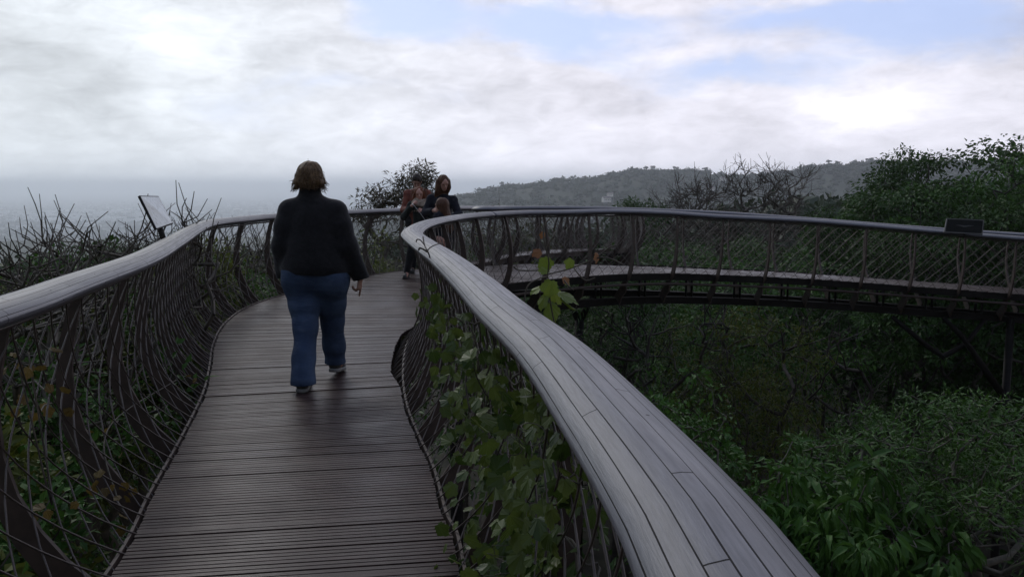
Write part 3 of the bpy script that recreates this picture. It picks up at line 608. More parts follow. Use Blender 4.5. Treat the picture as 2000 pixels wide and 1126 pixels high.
def lobed_tree(seed, lobes, trunk, n_cl, leaf=None, lm=None, size=.15, per=30, spread=.4, bark=None, tip_r=.008, twigs=0, twig_L=.5, droop=.2, shell=.5, names=('trunk', 'crown'), up=1.6, lean=(0, 0), wig=.06, flat=.65):
    """tree whose limbs fork out to leaf clusters spread through the crown's lobes.
    lobes: (centre, radii, weight); trunk: height where the limbs start"""
    rng = np.random.default_rng(seed); W = np.array([l[2] for l in lobes], float); W /= W.sum(); pts = []
    for i in range(n_cl):
        c, r, _ = lobes[rng.choice(len(lobes), p=W)]; d = unit(rng.normal(0, 1, 3)); pts.append(np.array(c) + d * np.array(r) * (shell + (1 - shell) * rng.random() ** .5 if rng.random() < .8 else rng.random()))
    top = max(p[2] for p in pts); nodes = []; par = []
    for z in np.linspace(-.4, trunk, 7): nodes.append(np.array([lean[0] * z / max(trunk, 1) + rng.normal(0, .03), lean[1] * z / max(trunk, 1) + rng.normal(0, .03), z])); par.append(len(nodes) - 2)
    ax = nodes[-1]; pts.sort(key=lambda p: np.linalg.norm(p - ax)); paths = []; nodes = list(nodes)
    for p in pts:
        A = np.array(nodes[4:]); d = p - A; L = np.linalg.norm(d, axis=1); cost = L + up * np.maximum(0, A[:, 2] - p[2] + .15 * L) + .25 * np.linalg.norm(A - ax, axis=1) * 0; j = int(np.argmin(cost)) + 4
        q = nodes[j]; n = max(2, int(L[j - 4] / .45) + 1); prev = j; seg = [j]; bow = np.array([0, 0, -.05 * L[j - 4]]) + rng.normal(0, wig, 3) * L[j - 4]
        for k in range(1, n + 1):
            t = k / n; nodes.append(q + (p - q) * t + bow * math.sin(math.pi * t) + (rng.normal(0, .03, 3) if k < n else 0)); par.append(prev); prev = len(nodes) - 1; seg.append(prev)
        paths.append(seg)
    cnt = np.zeros(len(nodes))
    for s_ in paths: cnt[s_[-1]] += 1
    for i in range(len(nodes) - 1, 0, -1):
        if par[i] >= 0: cnt[par[i]] += cnt[i]
    R = tip_r * np.maximum(cnt, 1) ** .46; N_ = np.array(nodes); tb = MB(); tb.tube(N_[:7], np.maximum(R[:7], R[6]) * np.linspace(1.35, 1, 7), 9)
    for s_ in paths:
        P = N_[s_]; r = R[s_].copy(); r[0] = min(r[0], r[1] * 1.15); tb.tube(P, r, 6 if r[1] > .03 else 4, cap=False)
        for k in range(twigs):
            a = P[-1] if rng.random() < .5 else P[int(rng.integers(1, len(P)))]; d = unit(unit(P[-1] - P[0]) + rng.normal(0, .6, 3) + [0, 0, .35]); l = twig_L * rng.uniform(.5, 1.2); m1 = a + d * l * .5; d2 = unit(d + rng.normal(0, .35, 3) + [0, 0, .2]); tb.tube([a, m1, m1 + d2 * l * .5], [tip_r * .9, tip_r * .75, tip_r * .5], 3, cap=False)
            if twigs > 2: d3 = unit(d + rng.normal(0, .7, 3)); tb.tube([m1, m1 + d3 * l * .35], [tip_r * .7, tip_r * .45], 3, cap=False)
    tm = tb.mesh(names[0], bark or M_BARK, True)
    if lm is None: return tm, None
    T = np.array([p for p in pts]); idx = np.repeat(np.arange(len(T)), per); m = len(idx); off = unit(rng.normal(0, 1, (m, 3))) * (rng.random((m, 1)) ** .45) * spread * rng.uniform(.7, 1.25, len(T))[idx][:, None]; off[:, 2] *= flat
    clump = rng.random(len(T)); D = unit(unit(off) + rng.normal(0, .4, (m, 3)) + np.array([0, 0, -droop])); Nn = np.array([0, 0, 1.0]) + rng.normal(0, .55, (m, 3)); S = size * rng.uniform(.6, 1.3, m)
    b = Bundle(); b.add(*leaves(T[idx] + off, D, Nn, S, leaf, rng, np.clip(clump[idx] * .6 + rng.random(m) * .4, 0, 1))); return tm, b.mesh(names[1], lm)
PROTO = {}
def plant(name, label, cat, loc, meshes, names=('trunk', 'crown'), rz=0.0, sc=1.0, group=None):
    t = thing(name, label, cat, loc, rz, group); t.scale = (sc, sc, sc) if np.isscalar(sc) else sc
    for nm, me in zip(names, meshes):
        if me is not None: obj(nm, me, t)
    return t
def gz(x, y): return float(terrain(x, y)) - .1

# -- the named plants near the walkway
tree1 = lobed_tree(11, [((.47, 0, 11.0), (.42, .6, .34), 1.1), ((.10, 0, 10.72), (.75, .8, .36), 1.7), ((-.55, 0, 10.52), (.55, .7, .30), 1.1), ((-.98, .1, 10.15), (.48, .7, .26), 1.0), ((.1, .1, 10.0), (1.2, 1.0, .5), 1.6), ((-.2, 0, 9.0), (1.7, 1.3, .8), 1.5)], 7.6, 210, 'narrow', L_RED, .125, 22, .20, droop=.12, tip_r=.007, shell=.3)
c = PY(787, 520, 21.0); plant('tree', 'leafy bronze green tree rising behind the group of four people', 'tree', (c.x, c.y, PY(800, 316, 21).z - 11.35), tree1)
bushy = lobed_tree(12, [((0, 0, 7.2), (1.6, 1.5, .9), 1.2), ((-.9, .3, 6.2), (1.4, 1.3, 1.0), 1), ((1.0, -.2, 6.0), (1.5, 1.4, 1.0), 1), ((0, 0, 5.0), (2.0, 1.9, 1.0), 1)], 3.5, 120, 'ovate', L_OLIVE, .12, 22, .36, twigs=2, twig_L=.6)
for i, (px, Y, top, W, lab) in enumerate([(610, 18.0, 455, 1.0, 'olive brown bush seen through the mesh beside the walking woman'), (720, 19.0, 440, 1.0, 'olive brown bush under the bronze green tree, seen through the mesh'), (905, 23.5, 425, 1.0, 'brownish bush behind the long haired woman, seen through the mesh'), (1010, 27.0, 398, .9, 'brownish bush whose tips show just above the rails at their crossing')]):
    c = PY(px, top, Y); g = gz(c.x, c.y); plant('bush', lab, 'bush', (c.x, c.y, g), bushy, rz=i * 1.7, sc=(W, W, (c.z - g) / 8.2), group='olive brown bushes past the outer rail')

# stubby bare shrubs on the left
def stub_mesh(seed, H, W):
    rng = np.random.default_rng(seed); br, tips = grow(rng, 4, (6, 4, 3, 3), 38, .80, .034, .16, .15, start=.3); br, tips = fit(br, tips, W, H); b = MB()
    for P, R, k in br: b.tube(P, np.clip(R * 1.0, .0085, .04), 5, rnd=.3)
    return b.mesh('stem', M_TWIG, True)
def stub_leaves(seed, H, W, n, mat=None):
    rng = np.random.default_rng(seed); P = np.c_[rng.normal(0, W * .28, (n, 2)), H * rng.uniform(.35, .93, n)]; b = Bundle()
    b.add(*leaves(P, rng.normal(0, 1, (n, 3)) - [0, 0, .4], rng.normal(0, 1, (n, 3)) + [0, 0, .6], rng.uniform(.05, .11, n), 'ovate', rng)); return b.mesh('foliage', mat or L_YEL)
stubs = [lobed_tree(40 + i, [((-.55, 0, 2.75), (.75, .6, .55), 1), ((.5, .1, 2.8), (.75, .6, .52), 1), ((0, 0, 2.2), (1.1, .8, .6), .6)], .9, 40, twigs=2, twig_L=.42, bark=M_TWIG, tip_r=.0080, shell=.25, wig=.07, up=2.2)[0] for i in range(4)]
spots = [(35, 7.6, 425, 'just inside the left edge of the picture'), (110, 8.4, 428, 'a short way in from the left edge, tips against the plain'), (185, 8.0, 432, 'midway between the left edge and the information board'), (255, 8.8, 390, 'whose tips reach highest left of the information board'), (335, 9.6, 410, 'just left of the information board'), (395, 14.5, 434, 'behind the information board'), (468, 17.5, 412, 'whose tips just clear the rail left of the walking woman'),
         (70, 6.4, 462, 'nearest the left frame edge, low behind the rail'), (215, 10.4, 422, 'farther back in the middle of the bare shrubs'), (150, 10.0, 440, 'farther back behind the clump midway to the information board'), (300, 11.0, 436, 'low between the highest tips and the information board'), (10, 9.5, 452, 'cut by the left edge of the picture'), (370, 12.0, 450, 'low right of the information board'), (120, 6.9, 485, 'lowest in front, close to the left rail'), (560, 19.5, 435, 'seen through the mesh left of the walking woman'), (440, 16, 440, 'seen through the mesh at the bend of the left rail')]
for i, (px, Y, top, lab) in enumerate(spots):
    c = PY(px, top, Y); H = 3.4; plant('bare_shrub', 'leafless stubby shrub ' + lab, 'shrub', (c.x, c.y, c.z - H), (stubs[i % 4],), ('stem',), rz=i * 2.1, group='leafless shrubs outside the left rail')
# undergrowth on the left bank seen through the mesh
lowm = [plant_meshes(60 + i, 2.6, 2.6, 4, (5, 4, 3, 2), 50, .74, .03, .10, leaf=('ovate', 'narrow', 'ovate')[i], lm=(L_MID, L_YEL, L_YEL)[i], size=(.075, .10, .08)[i], per=13, spread=.20, bark=M_TWIG, droop=.25, names=('stem', 'foliage')) for i in range(3)]
rngp = np.random.default_rng(5); k = 0
for (x, y, top) in [(-2.3, .3, .1), (-2.6, 1.5, .35), (-2.75, 2.6, .1), (-2.9, 3.6, .45), (-3.3, 4.4, .3), (-3.1, 5.4, .25), (-3.5, 6.3, .5), (-3.9, 7.2, .35), (-4.2, 8.2, .5), (-4.6, 9.2, .3), (-4.5, 10.4, .45), (-4.7, 11.6, .6), (-4.4, 12.9, .5), (-3.9, 14.2, .6), (-3.6, 3.2, .4), (-4.2, 5.6, .5), (-3.4, 15.6, .5), (-4.9, 7.0, .6), (-5.4, 9.8, .7), (-2.4, 17.2, .5)]:
    t = plant('undergrowth_bush', ('loose green bush', 'yellow green bush with drooping narrow leaves', 'broad leaved bush turning yellow')[k % 3] + ' seen low through the left mesh', 'bush', (x - .3, y, top - 2.5), lowm[k % 3], ('stem', 'foliage'), rz=k * 1.3, sc=1.0, group='bushes low outside the left mesh, ' + ('green', 'yellow green', 'yellowing')[k % 3]); k += 1
# a dry patch of yellow leaves caught on the left mesh
fall = []
for i, (px, py) in enumerate([(40, 720), (105, 795), (75, 800), (215, 830), (340, 740), (200, 960), (225, 968), (110, 985), (400, 1060), (60, 690)]):
    G = SL.at(np.linspace(0, 12, 240)[:, None] * np.ones((1, 30)), np.ones((240, 1)) * np.linspace(.02, .95, 30)[None], .03).reshape(-1, 3)
    dd = np.array([pdir(px, py)]); rel = G - [0, 0, CAMZ]; cs = unit(rel) @ unit(dd[0]); p = G[np.argmax(cs)]; fall.append(p)
rf = np.random.default_rng(8); b = MB(); bl = Bundle(); fall = np.array(fall); fc = fall[0] * 0; idx = np.repeat(np.arange(len(fall)), 4)
t = thing('dry_creeper', 'creeper with a few yellow autumn leaves on the left mesh', 'creeper', tuple(fall.mean(0)))
m0 = fall.mean(0); Pp = fall[idx] - m0 + rf.normal(0, .05, (len(idx), 3)); bl.add(*leaves(Pp, rf.normal(0, 1, (len(idx), 3)) - [0, 0, .8], rf.normal(0, .6, (len(idx), 3)) + [.9, -.5, .3], rf.uniform(.035, .065, len(idx)), 'lobed', rf)); obj('foliage', bl.mesh('foliage', L_FALL), t)
o_ = fall[np.argsort(fall[:, 1])] - m0; b.tube(resample(o_, .08), .004, 4); b.build('stem', M_TWIG, t, True)

# bare trees beyond the far walkway
def bare_mesh(seed, W, H, r0=.16, lev=5, n=(4, 3, 3, 3, 2), ang=34): 
    rng = np.random.default_rng(seed); br, tips = grow(rng, lev, n, ang, .74, r0, .17, .14, start=.4); br, tips = fit(br, tips, W, H); b = MB()
    for P, R, k in br: b.tube(P, np.maximum(R, .014), 5 if k > 1 else 3, cap=False)
    return b.mesh('trunk', M_BARKDK, True)
bm = [lobed_tree(70, [((-1.2, 0, 10.4), (1.7, 1.4, 1.3), 1), ((.9, .3, 11.0), (1.5, 1.3, 1.3), 1.2), ((0, 0, 9.0), (2.6, 1.9, 1.4), 1)], 6.2, 105, twigs=5, twig_L=.85, bark=M_BARK, tip_r=.014, wig=.10, shell=.2)[0],
      lobed_tree(71, [((0, 0, 10.6), (1.5, 1.3, 1.3), 1), ((.9, .3, 9.4), (1.7, 1.3, 1.2), 1), ((-.7, 0, 9.2), (1.5, 1.4, 1.3), 1)], 6.4, 85, twigs=5, twig_L=.8, bark=M_BARK, tip_r=.014, wig=.10, shell=.2)[0],
      lobed_tree(72, [((0, 0, 8.6), (.9, .8, 1.3), 1)], 6.4, 14, twigs=3, twig_L=.6, bark=M_BARKDK, tip_r=.014, wig=.1, shell=.2)[0]]
for px, Y, top, i, rz, lab in [(1420, 34, 308, 0, 0, 'larger leafless tree standing against the hill'), (1535, 34, 318, 1, 1.0, 'leafless tree right of the larger leafless one'), (1345, 36, 345, 1, 2.2, 'lower leafless tree left of the larger leafless one'), (1300, 34, 352, 2, .6, 'slim leafless sapling beside the small dark evergreen')]:
    c = PY(px, top, Y); g = gz(c.x, c.y); H = (12.5, 12.0, 10)[i]; plant('bare_tree', lab, 'tree', (c.x, c.y, g), (bm[i],), ('trunk',), rz, (1, 1, (c.z - g) / H), group='leafless trees beyond the far walkway')
ever = lobed_tree(75, [((-.5, 0, 8.9), (.8, .8, .32), 1), ((.5, 0, 8.8), (.85, .8, .30), 1), ((0, 0, 9.1), (.7, .6, .25), .7), ((0, 0, 8.2), (1.0, 1.0, .4), .7)], 7.6, 70, 'narrow', L_DARK, .17, 42, .26, bark=M_BARKDK)
c = PY(1243, 382, 32); g = gz(c.x, c.y); plant('evergreen_tree', 'small dark flat topped evergreen poking above the far handrail', 'tree', (c.x, c.y, g), ever, sc=(1, 1, (c.z - g) / 9.5))
# big broad-leaved trees on the right
bigs = [lobed_tree(80 + i, L, 5.5, n, 'ovate', (L_DARK, L_MID, L_DARK)[i], .15, 78, .60, bark=M_BARKDK, droop=.30, tip_r=.011, shell=.45, flat=.42) for i, (n, L) in enumerate([
    (200, [((.6, 0, 10.7), (1.9, 1.8, 1.0), 1.4), ((-1.6, 0, 10.0), (1.4, 1.5, .8), 1), ((2.3, .3, 9.3), (1.9, 1.8, 1.0), 1.2), ((-.3, .2, 8.3), (3.2, 2.4, 1.2), 1.5), ((-2.4, 0, 7.6), (1.9, 1.9, 1.0), 1), ((1.0, 0, 6.3), (3.2, 2.6, 1.3), 1)]),
    (160, [((.8, 0, 10.4), (2.0, 1.8, 1.0), 1.2), ((-1.0, 0, 9.0), (1.9, 1.7, 1.0), 1.2), ((-2.4, .2, 7.4), (1.8, 1.7, 1.0), 1.1), ((1.2, 0, 7.6), (2.4, 2.1, 1.3), 1.3), ((-.4, 0, 5.8), (3.0, 2.4, 1.3), 1)]),
    (150, [((0, 0, 10.8), (1.5, 1.5, .9), 1.2), ((1.4, 0, 9.6), (1.5, 1.5, .9), 1), ((-1.3, 0, 9.2), (1.5, 1.5, .9), 1), ((0, 0, 7.9), (2.5, 2.1, 1.2), 1.2), ((.3, 0, 6.0), (2.7, 2.3, 1.3), 1)])])]
BIG = [(1905, 24.5, 258, 0, 1.05, 'tallest broad leaved tree at the right edge of the picture'), (1765, 26.5, 280, 2, .62, 'broad leaved tree with a rounded top left of the tallest one'), (2040, 23.0, 262, 1, .9, 'broad leaved tree partly outside the right edge'), (1690, 27.0, 335, 1, .72, 'lighter green tree sloping down left from the tall ones'), (1800, 22.5, 345, 0, .7, 'dark leafy tree behind the plaque on the far rail'), (1625, 27, 400, 2, .5, 'low green tree where the tall trees step down to the rail'), (1950, 21.5, 380, 2, .75, 'dark leafy tree right of the plaque')]
for i, (px, Y, top, k, W, lab) in enumerate(BIG):
    c = PY(px, top, Y); g = gz(c.x, c.y); plant('broadleaf_tree', lab, 'tree', (c.x, c.y, g), bigs[k], rz=i * 1.9, sc=(W, W, (c.z - g) / 11.9), group='broad leaved trees beyond the far walkway')
# the dark wood behind and under the far walkway
woods = [lobed_tree(90 + i, [((.3, 0, 7.4), (1.5, 1.5, .8), 1.2), ((-1.0, .4, 6.5), (1.5, 1.4, .9), 1), ((1.2, -.4, 6.0), (1.6, 1.5, .9), 1), ((0, 0, 4.8), (2.3, 2.1, 1.2), 1.2), ((.2, .1, 3.1), (2.2, 2.1, 1.2), .8)], 3.2, 110, ('ovate', 'narrow', 'ovate', 'drop')[i], (L_DARK, L_DARK, L_MID, L_DARK)[i], (.15, .17, .14, .20)[i], (34, 44, 36, 24)[i], .45, bark=M_BARKDK) for i in range(4)]
rw = np.random.default_rng(17); pts = []
def free(x, y, dmin):
    for a, c_, dd in pts:
        if (a - x) ** 2 + (c_ - y) ** 2 < dmin ** 2: return False
    return True
tries = 0
while len(pts) < 96 and tries < 9000:
    tries += 1; x = rw.uniform(-4, 34); y = rw.uniform(20.5, 60)
    if x > .62 * y + 3 or x < -.06 * y - .5: continue
    if free(x, y, 2.35): pts.append((x, y, 1))
for i, (x, y, _) in enumerate(pts):
    px = 1000 + x / y * FPX; lim = np.interp(px, [850, 1050, 1200, 1350, 1600, 1700, 2000], [462, 455, 440, 432, 425, 385, 340]); zt = PY(px, lim + rw.uniform(8, 95), y).z; g = gz(x, y); k = int(rw.integers(0, 4))
    plant('wood_tree', ('dark round leaved tree', 'dark narrow leaved tree', 'mid green leafy tree', 'dark drooping leaved tree')[k] + ' in the shaded wood behind the far walkway', 'tree', (x, y, g), woods[k], rz=rw.uniform(0, 6), sc=(1, 1, max(.45, (zt - g) / 8.5)), group=('round leaved', 'narrow leaved', 'mid green', 'drooping leaved')[k] + ' trees of the shaded wood')
rl = np.random.default_rng(19)
for i in range(26):
    y = rl.uniform(11, 40); px = rl.uniform(-60, 430); top = rl.uniform(468, 530); c = PY(px, top, y); g = gz(c.x, y); k = int(rl.integers(0, 3))
    if c.x > -6.0: continue
    plant('wood_tree', ('dark round leaved tree', 'dark narrow leaved tree', 'mid green leafy tree')[k] + ' on the bank below the left rail', 'tree', (c.x, y, g), woods[k], rz=rl.uniform(0, 6), sc=(.8, .8, (c.z - g) / 8.3), group=('round leaved', 'narrow leaved', 'mid green')[k] + ' trees on the left bank')
yel = lobed_tree(98, [((0, 0, 5.7), (1.3, 1.2, .8), 1), ((-.9, 0, 4.8), (1.3, 1.2, .8), 1), ((1.0, 0, 4.6), (1.3, 1.2, .8), 1), ((0, 0, 3.5), (1.9, 1.6, 1.0), 1)], 2.6, 90, 'narrow', L_YEL, .15, 30, .36)
for i, (px, Y, top, lab) in enumerate([(1440, 18.6, 588, 'yellow green bush catching the light just under the far walkway'), (1365, 19.2, 606, 'yellow green bush left of the brightest one under the far walkway'), (1540, 19.0, 612, 'yellow green bush in shade right of the brightest one')]):
    c = PY(px, top, Y); g = gz(c.x, c.y); plant('bush', lab, 'bush', (c.x, c.y, g), yel, rz=i * 2, sc=(.8, .8, (c.z - g) / 6.5), group='yellow green bushes under the far walkway')
fork = [lobed_tree(76 + i, [((-.8, 0, 6.0), (.9, .8, .9), 1), ((.8, 0, 6.1), (.9, .8, .9), 1), ((0, 0, 5.2), (1.3, 1.0, .9), .7)], 3.2, 16, twigs=2, twig_L=.7, bark=M_BARKDK, tip_r=.016, shell=.2)[0] for i in range(2)]
for i, (px, Y, top, lab) in enumerate([(1310, 18.2, 566, 'dark forked leafless tree under the far deck, left one'), (1240, 19.5, 570, 'leafless tree with thin spreading forks nearest the vine shoot'), (1490, 19.0, 566, 'tall thin leafless tree under the middle of the far deck'), (1640, 18.8, 590, 'leafless tree in deep shade under the right of the far deck')]):
    c = PY(px, top, Y); g = gz(c.x, c.y); plant('bare_tree', lab, 'tree', (c.x, c.y, g), (fork[i % 2],), ('trunk',), i * 1.4, (1, 1, (c.z - g) / 7.0), group='leafless trees under the far walkway')
# bushes in the gap between the two stretches
NF = ('stem', 'foliage')
shr = {'light': lobed_tree(101, [((0, 0, 3.6), (.7, .6, .5), 1), ((-.5, 0, 2.9), (.7, .6, .5), 1), ((.5, .1, 2.6), (.7, .6, .6), 1)], .8, 46, 'ovate', L_MID, .095, 26, .21, bark=M_PALEBARK, names=NF, tip_r=.006, droop=.3),
       'grey': lobed_tree(102, [((0, 0, 2.8), (.9, .8, .5), 1), ((-.8, 0, 2.3), (.8, .8, .5), 1), ((.8, 0, 2.2), (.9, .8, .5), 1), ((0, 0, 1.5), (1.4, 1.2, .5), 1)], .6, 80, 'ovate', L_MID, .10, 30, .24, bark=M_PALEBARK, names=NF, tip_r=.006),
       'palm': lobed_tree(103, [((0, 0, 3.5), (.8, .7, .35), 1), ((-.9, .1, 3.0), (.7, .7, .35), 1), ((.9, 0, 2.9), (.8, .7, .4), 1), ((0, -.3, 2.2), (1.4, 1.0, .5), 1)], 1.0, 60, 'drop', L_MID, .23, 26, .27, bark=M_PALEBARK, names=NF, droop=.75, tip_r=.007, shell=.4),
       'fine': lobed_tree(104, [((0, 0, 4.0), (.8, .8, .38), 1.2), ((-1.0, 0, 3.5), (.8, .8, .4), 1), ((1.0, .1, 3.5), (.9, .8, .4), 1), ((.1, 0, 3.0), (1.5, 1.2, .4), 1)], 1.0, 95, 'narrow', L_MID, .10, 44, .20, bark=M_PALEBARK, names=NF, tip_r=.0065, droop=-.1, up=2.2)}
SHH = {'light': 4.2, 'grey': 3.4, 'palm': 4.0, 'fine': 4.4}
for i, (px, Y, top, k, W, lab) in enumerate([(1335, 10.2, 700, 'light', .85, 'light leaved bush directly beside the near handrail'), (1270, 12.0, 690, 'light', .6, 'small light leaved bush behind the one beside the near handrail'), (1450, 10.5, 815, 'grey', 1.0, 'low grey green bush between the near handrail and the drooping leaved bush'), (1620, 9.6, 865, 'palm', 1.0, 'bush with large drooping green leaves in front of the dark hollow'), (1520, 9.0, 900, 'palm', .7, 'smaller bush with drooping leaves close to the near handrail'), (1700, 8.4, 960, 'palm', .75, 'drooping leaved bush low in front of the pale bare stems'),
                                              (1840, 10.5, 765, 'fine', 1.1, 'tall fine leaved bush on pale bare stems at the right'), (1960, 10.0, 775, 'fine', 1.05, 'fine leaved bush at the right edge of the picture'), (1740, 11.5, 790, 'fine', .9, 'fine leaved bush left of the tall one at the right')]):
    c = PY(px, top, Y); plant('bush', lab, 'bush', (c.x, c.y, c.z - SHH[k]), shr[k], ('stem', 'foliage'), i * 1.1, (W, W, 1.0), group='bushes in the gap beside the near handrail')
stemm, stemm2 = (lobed_tree(110 + i, [((-.4, 0, 3.0), (.7, .6, .5), 1), ((.5, .1, 2.9), (.7, .6, .6), 1)], 1.2, 26, twigs=2, twig_L=.4, bark=M_PALEBARK, tip_r=.0045, shell=.25, wig=.08, up=2.0)[0] for i in range(2))
for i, (px, Y, top, lab) in enumerate([(1860, 9.2, 905, 'pale leafless shrub with forked stems in the lower right corner')]):
    c = PY(px, top, Y); plant('bare_shrub', lab, 'shrub', (c.x, c.y, c.z - 3.6), ((stemm, stemm2)[i % 2],), ('stem',), i * 1.9)

# leafy undergrowth covering the ground nobody could count
def undergrowth():
    rng = np.random.default_rng(33); n = 30000; r = 4 + 52 * rng.random(n) ** .75; a = rng.uniform(-1.15, .75, n); x = -r * np.sin(-a); y = r * np.cos(a); z = terrain(x, y) + rng.random(n) ** 1.4 * (1.6 + .5 * np.sin(x) * np.cos(y * .8))
    P = np.stack([x, y, z], 1); b = Bundle(); b.add(*leaves(P, rng.normal(0, 1, (n, 3)) + [0, 0, -.1], rng.normal(0, .6, (n, 3)) + [0, 0, 1], rng.uniform(.14, .34, n) * (.7 + r / 50), 'ovate', rng)); o = obj('undergrowth', b.mesh('undergrowth', L_DARK)); tag(o, 'low leafy undergrowth covering the ground of the wood', 'undergrowth', kind='stuff')
undergrowth()
# vine on the near right mesh
def vine():
    rng = np.random.default_rng(21); poly = np.array([(835, 540), (880, 575), (940, 625), (1000, 690), (1050, 760), (1100, 835), (1135, 900), (1120, 980), (1100, 1060), (1110, 1140), (1100, 1260), (880, 1260), (892, 1126), (925, 1020), (915, 920), (885, 800), (862, 700), (845, 610)], float)
    U, Vv = np.meshgrid(np.linspace(3.0, SI.L[-1] * .45, 420), np.linspace(.0, 1.0, 60), indexing='ij'); G = SI.at(U, Vv).reshape(-1, 3)
    c, s = math.cos(PITCH), math.sin(PITCH); rel = G - [0, 0, CAMZ]; dep = rel[:, 1] * c - rel[:, 2] * s; upv = rel[:, 1] * s + rel[:, 2] * c; px = 1000 + rel[:, 0] / dep * FPX; py = 563 - upv / dep * FPX
    ins = np.zeros(len(G), bool); j = len(poly) - 1
    for i in range(len(poly)):
        xi, yi = poly[i]; xj, yj = poly[j]; ins ^= ((yi > py) != (yj > py)) & (px < (xj - xi) * (py - yi) / (yj - yi + 1e-9) + xi); j = i
    ok = ins & (G[:, 1] > .9) & (G[:, 1] < 7.5); Q = G[ok]; wgt = 1.0 / dep[ok] ** 1.3; wgt /= wgt.sum()
    m0 = np.array([-.1, 3.2, .4]); t = thing('grape_vine', 'broad leaved green vine climbing the mesh under the near right handrail', 'vine', tuple(m0))
    n = 720; P = Q[rng.choice(len(Q), n, p=wgt)] + rng.normal(0, .02, (n, 3)); out = np.array([.95, .25, 0]); side = rng.normal(0, .07, n); P = P + out * side[:, None]
    D = rng.normal(0, .55, (n, 3)) + [-.1, -.1, -.75]; Nn = rng.normal(0, .6, (n, 3)) + [-.45, -.5, .55]; S = rng.uniform(.040, .092, n); b = Bundle(); b.add(*leaves(P - m0, D, Nn, S, 'lobed', rng)); obj('foliage', b.mesh('foliage', L_VINE), t)
    sb = MB()
    for k in range(28):
        q = Q[rng.integers(len(Q))]; pts_ = [q]; d = unit(rng.normal(0, .5, 3) + [0, .2, .5])
        for i in range(9): d = unit(d + rng.normal(0, .45, 3)); pts_.append(pts_[-1] + d * .09)
        pts_ = np.array(pts_); jn = np.array([np.argmin(((Q - p) ** 2).sum(1)) for p in pts_]); pts_ = Q[jn] * .8 + pts_ * .2 + rng.normal(0, .012, pts_.shape); sb.tube(resample(pts_ - m0, .03), rng.uniform(.003, .0055), 4)
    sb.build('stem', M_TWIG, t, True)
    # curled tendrils
    for k in range(26):
        sb = MB()
        q = Q[rng.integers(len(Q))] - m0 + np.array([-.05, -.03, 0]); a = np.linspace(0, rng.uniform(5, 11), 26); rr = np.linspace(.045, .008, 26); d = unit(rng.normal(0, 1, 3)); e = unit(np.cross(d, [.3, .2, .9])); sb.tube(q + (rr * np.cos(a))[:, None] * d + (rr * np.sin(a))[:, None] * e + np.linspace(0, .09, 26)[:, None] * np.cross(d, e), .0016, 3); sb.build('tendril', M_PALEBARK, t, True)
vine()
# shoot poking up behind the near handrail
def shoot():
    rng = np.random.default_rng(4); Y = 3.15; root = PY(1085, 640, Y); t = thing('vine_shoot', 'yellow green vine shoot with dry brown leaves standing up behind the near handrail', 'vine', tuple(root)); R0 = np.array(root)
    g = lambda px, py, dy=0.0: np.array(PY(px, py, Y + dy)) - R0
    sb = MB()
    for pl in ([(1085, 640), (1075, 590), (1070, 540), (1072, 510), (1063, 470), (1062, 445), (1072, 428)], [(1066, 488), (1078, 465), (1087, 450)], [(1070, 540), (1050, 545), (1030, 560), (1022, 600)], [(1072, 535), (1110, 525), (1150, 510), (1175, 495), (1192, 482), (1205, 479)], [(1160, 505), (1180, 502), (1200, 508), (1216, 516)], [(1120, 522), (1130, 535), (1145, 548), (1162, 542)], [(1100, 545), (1112, 560), (1120, 566)], [(1068, 527), (1040, 528), (1012, 527), (1003, 520)]):
        sb.tube(resample([g(a, c, rng.normal(0, .01)) for a, c in pl], .012), .0028, 5)
    sb.build('stem', M_TWIG, t, True)
    def lf(items, mat, nm):
        b = Bundle()
        for px, py, s, dx, dz, nx in items:
            b.add(*leaves(np.array([g(px, py, rng.normal(0, .015))]), np.array([[dx, -.15, dz]]), np.array([[nx * 1.6, -.55, .75]]) + rng.normal(0, .35, (1, 3)), np.array([s * .8]), 'lobed', rng))
        obj(nm, b.mesh(nm, mat), t)
    lf([(1062, 500, .085, .25, -1, -.3), (1118, 505, .06, -.3, -.5, .5), (1078, 545, .10, -.3, -1, .2), (1082, 565, .085, .5, -1, .1), (1066, 575, .085, -.5, -1, -.2), (1088, 570, .125, .9, -.35, .1), (1072, 588, .12, .35, -1, .2), (1092, 582, .10, .6, -.6, -.4), (1058, 560, .07, -.9, -.4, 0), (1070, 530, .05, -.8, .2, .3), (1100, 545, .05, .5, -.4, .3)], L_SHOOT, 'foliage')
    lf([(1058, 490, .055, -.7, -.3, .2), (1165, 492, .06, .1, -1, .3), (1100, 540, .05, .5, -.6, .2), (1062, 452, .04, -.3, -1, .2)], L_DRY, 'dry_foliage')
shoot()
def sprig():
    q = PZ(838, 492, 1.125); t = thing('vine_tendril', 'thin leafless tendril curling over the bend of the near handrail', 'vine', tuple(q)); R0 = np.array(q); b = MB(); g = lambda px, py, z: np.array(PZ(px, py, z)) - R0
    b.tube(resample([g(840, 503, 1.11), g(836, 492, 1.16), g(829, 478, 1.19), g(826, 462, 1.23)], .02), .004, 5); b.tube(resample([g(836, 492, 1.16), g(826, 486, 1.18), g(820, 484, 1.19), g(818, 488, 1.17)], .02), .005, 5); b.tube(resample([g(832, 492, 1.15), g(842, 482, 1.19), g(856, 476, 1.2), g(864, 475, 1.2)], .02), .003, 5); b.tube(resample([g(829, 478, 1.2), g(820, 468, 1.25), g(814, 468, 1.25), g(813, 472, 1.23)], .02), .003, 5)
    b.build('stem', M_TWIG, t, True)
sprig()

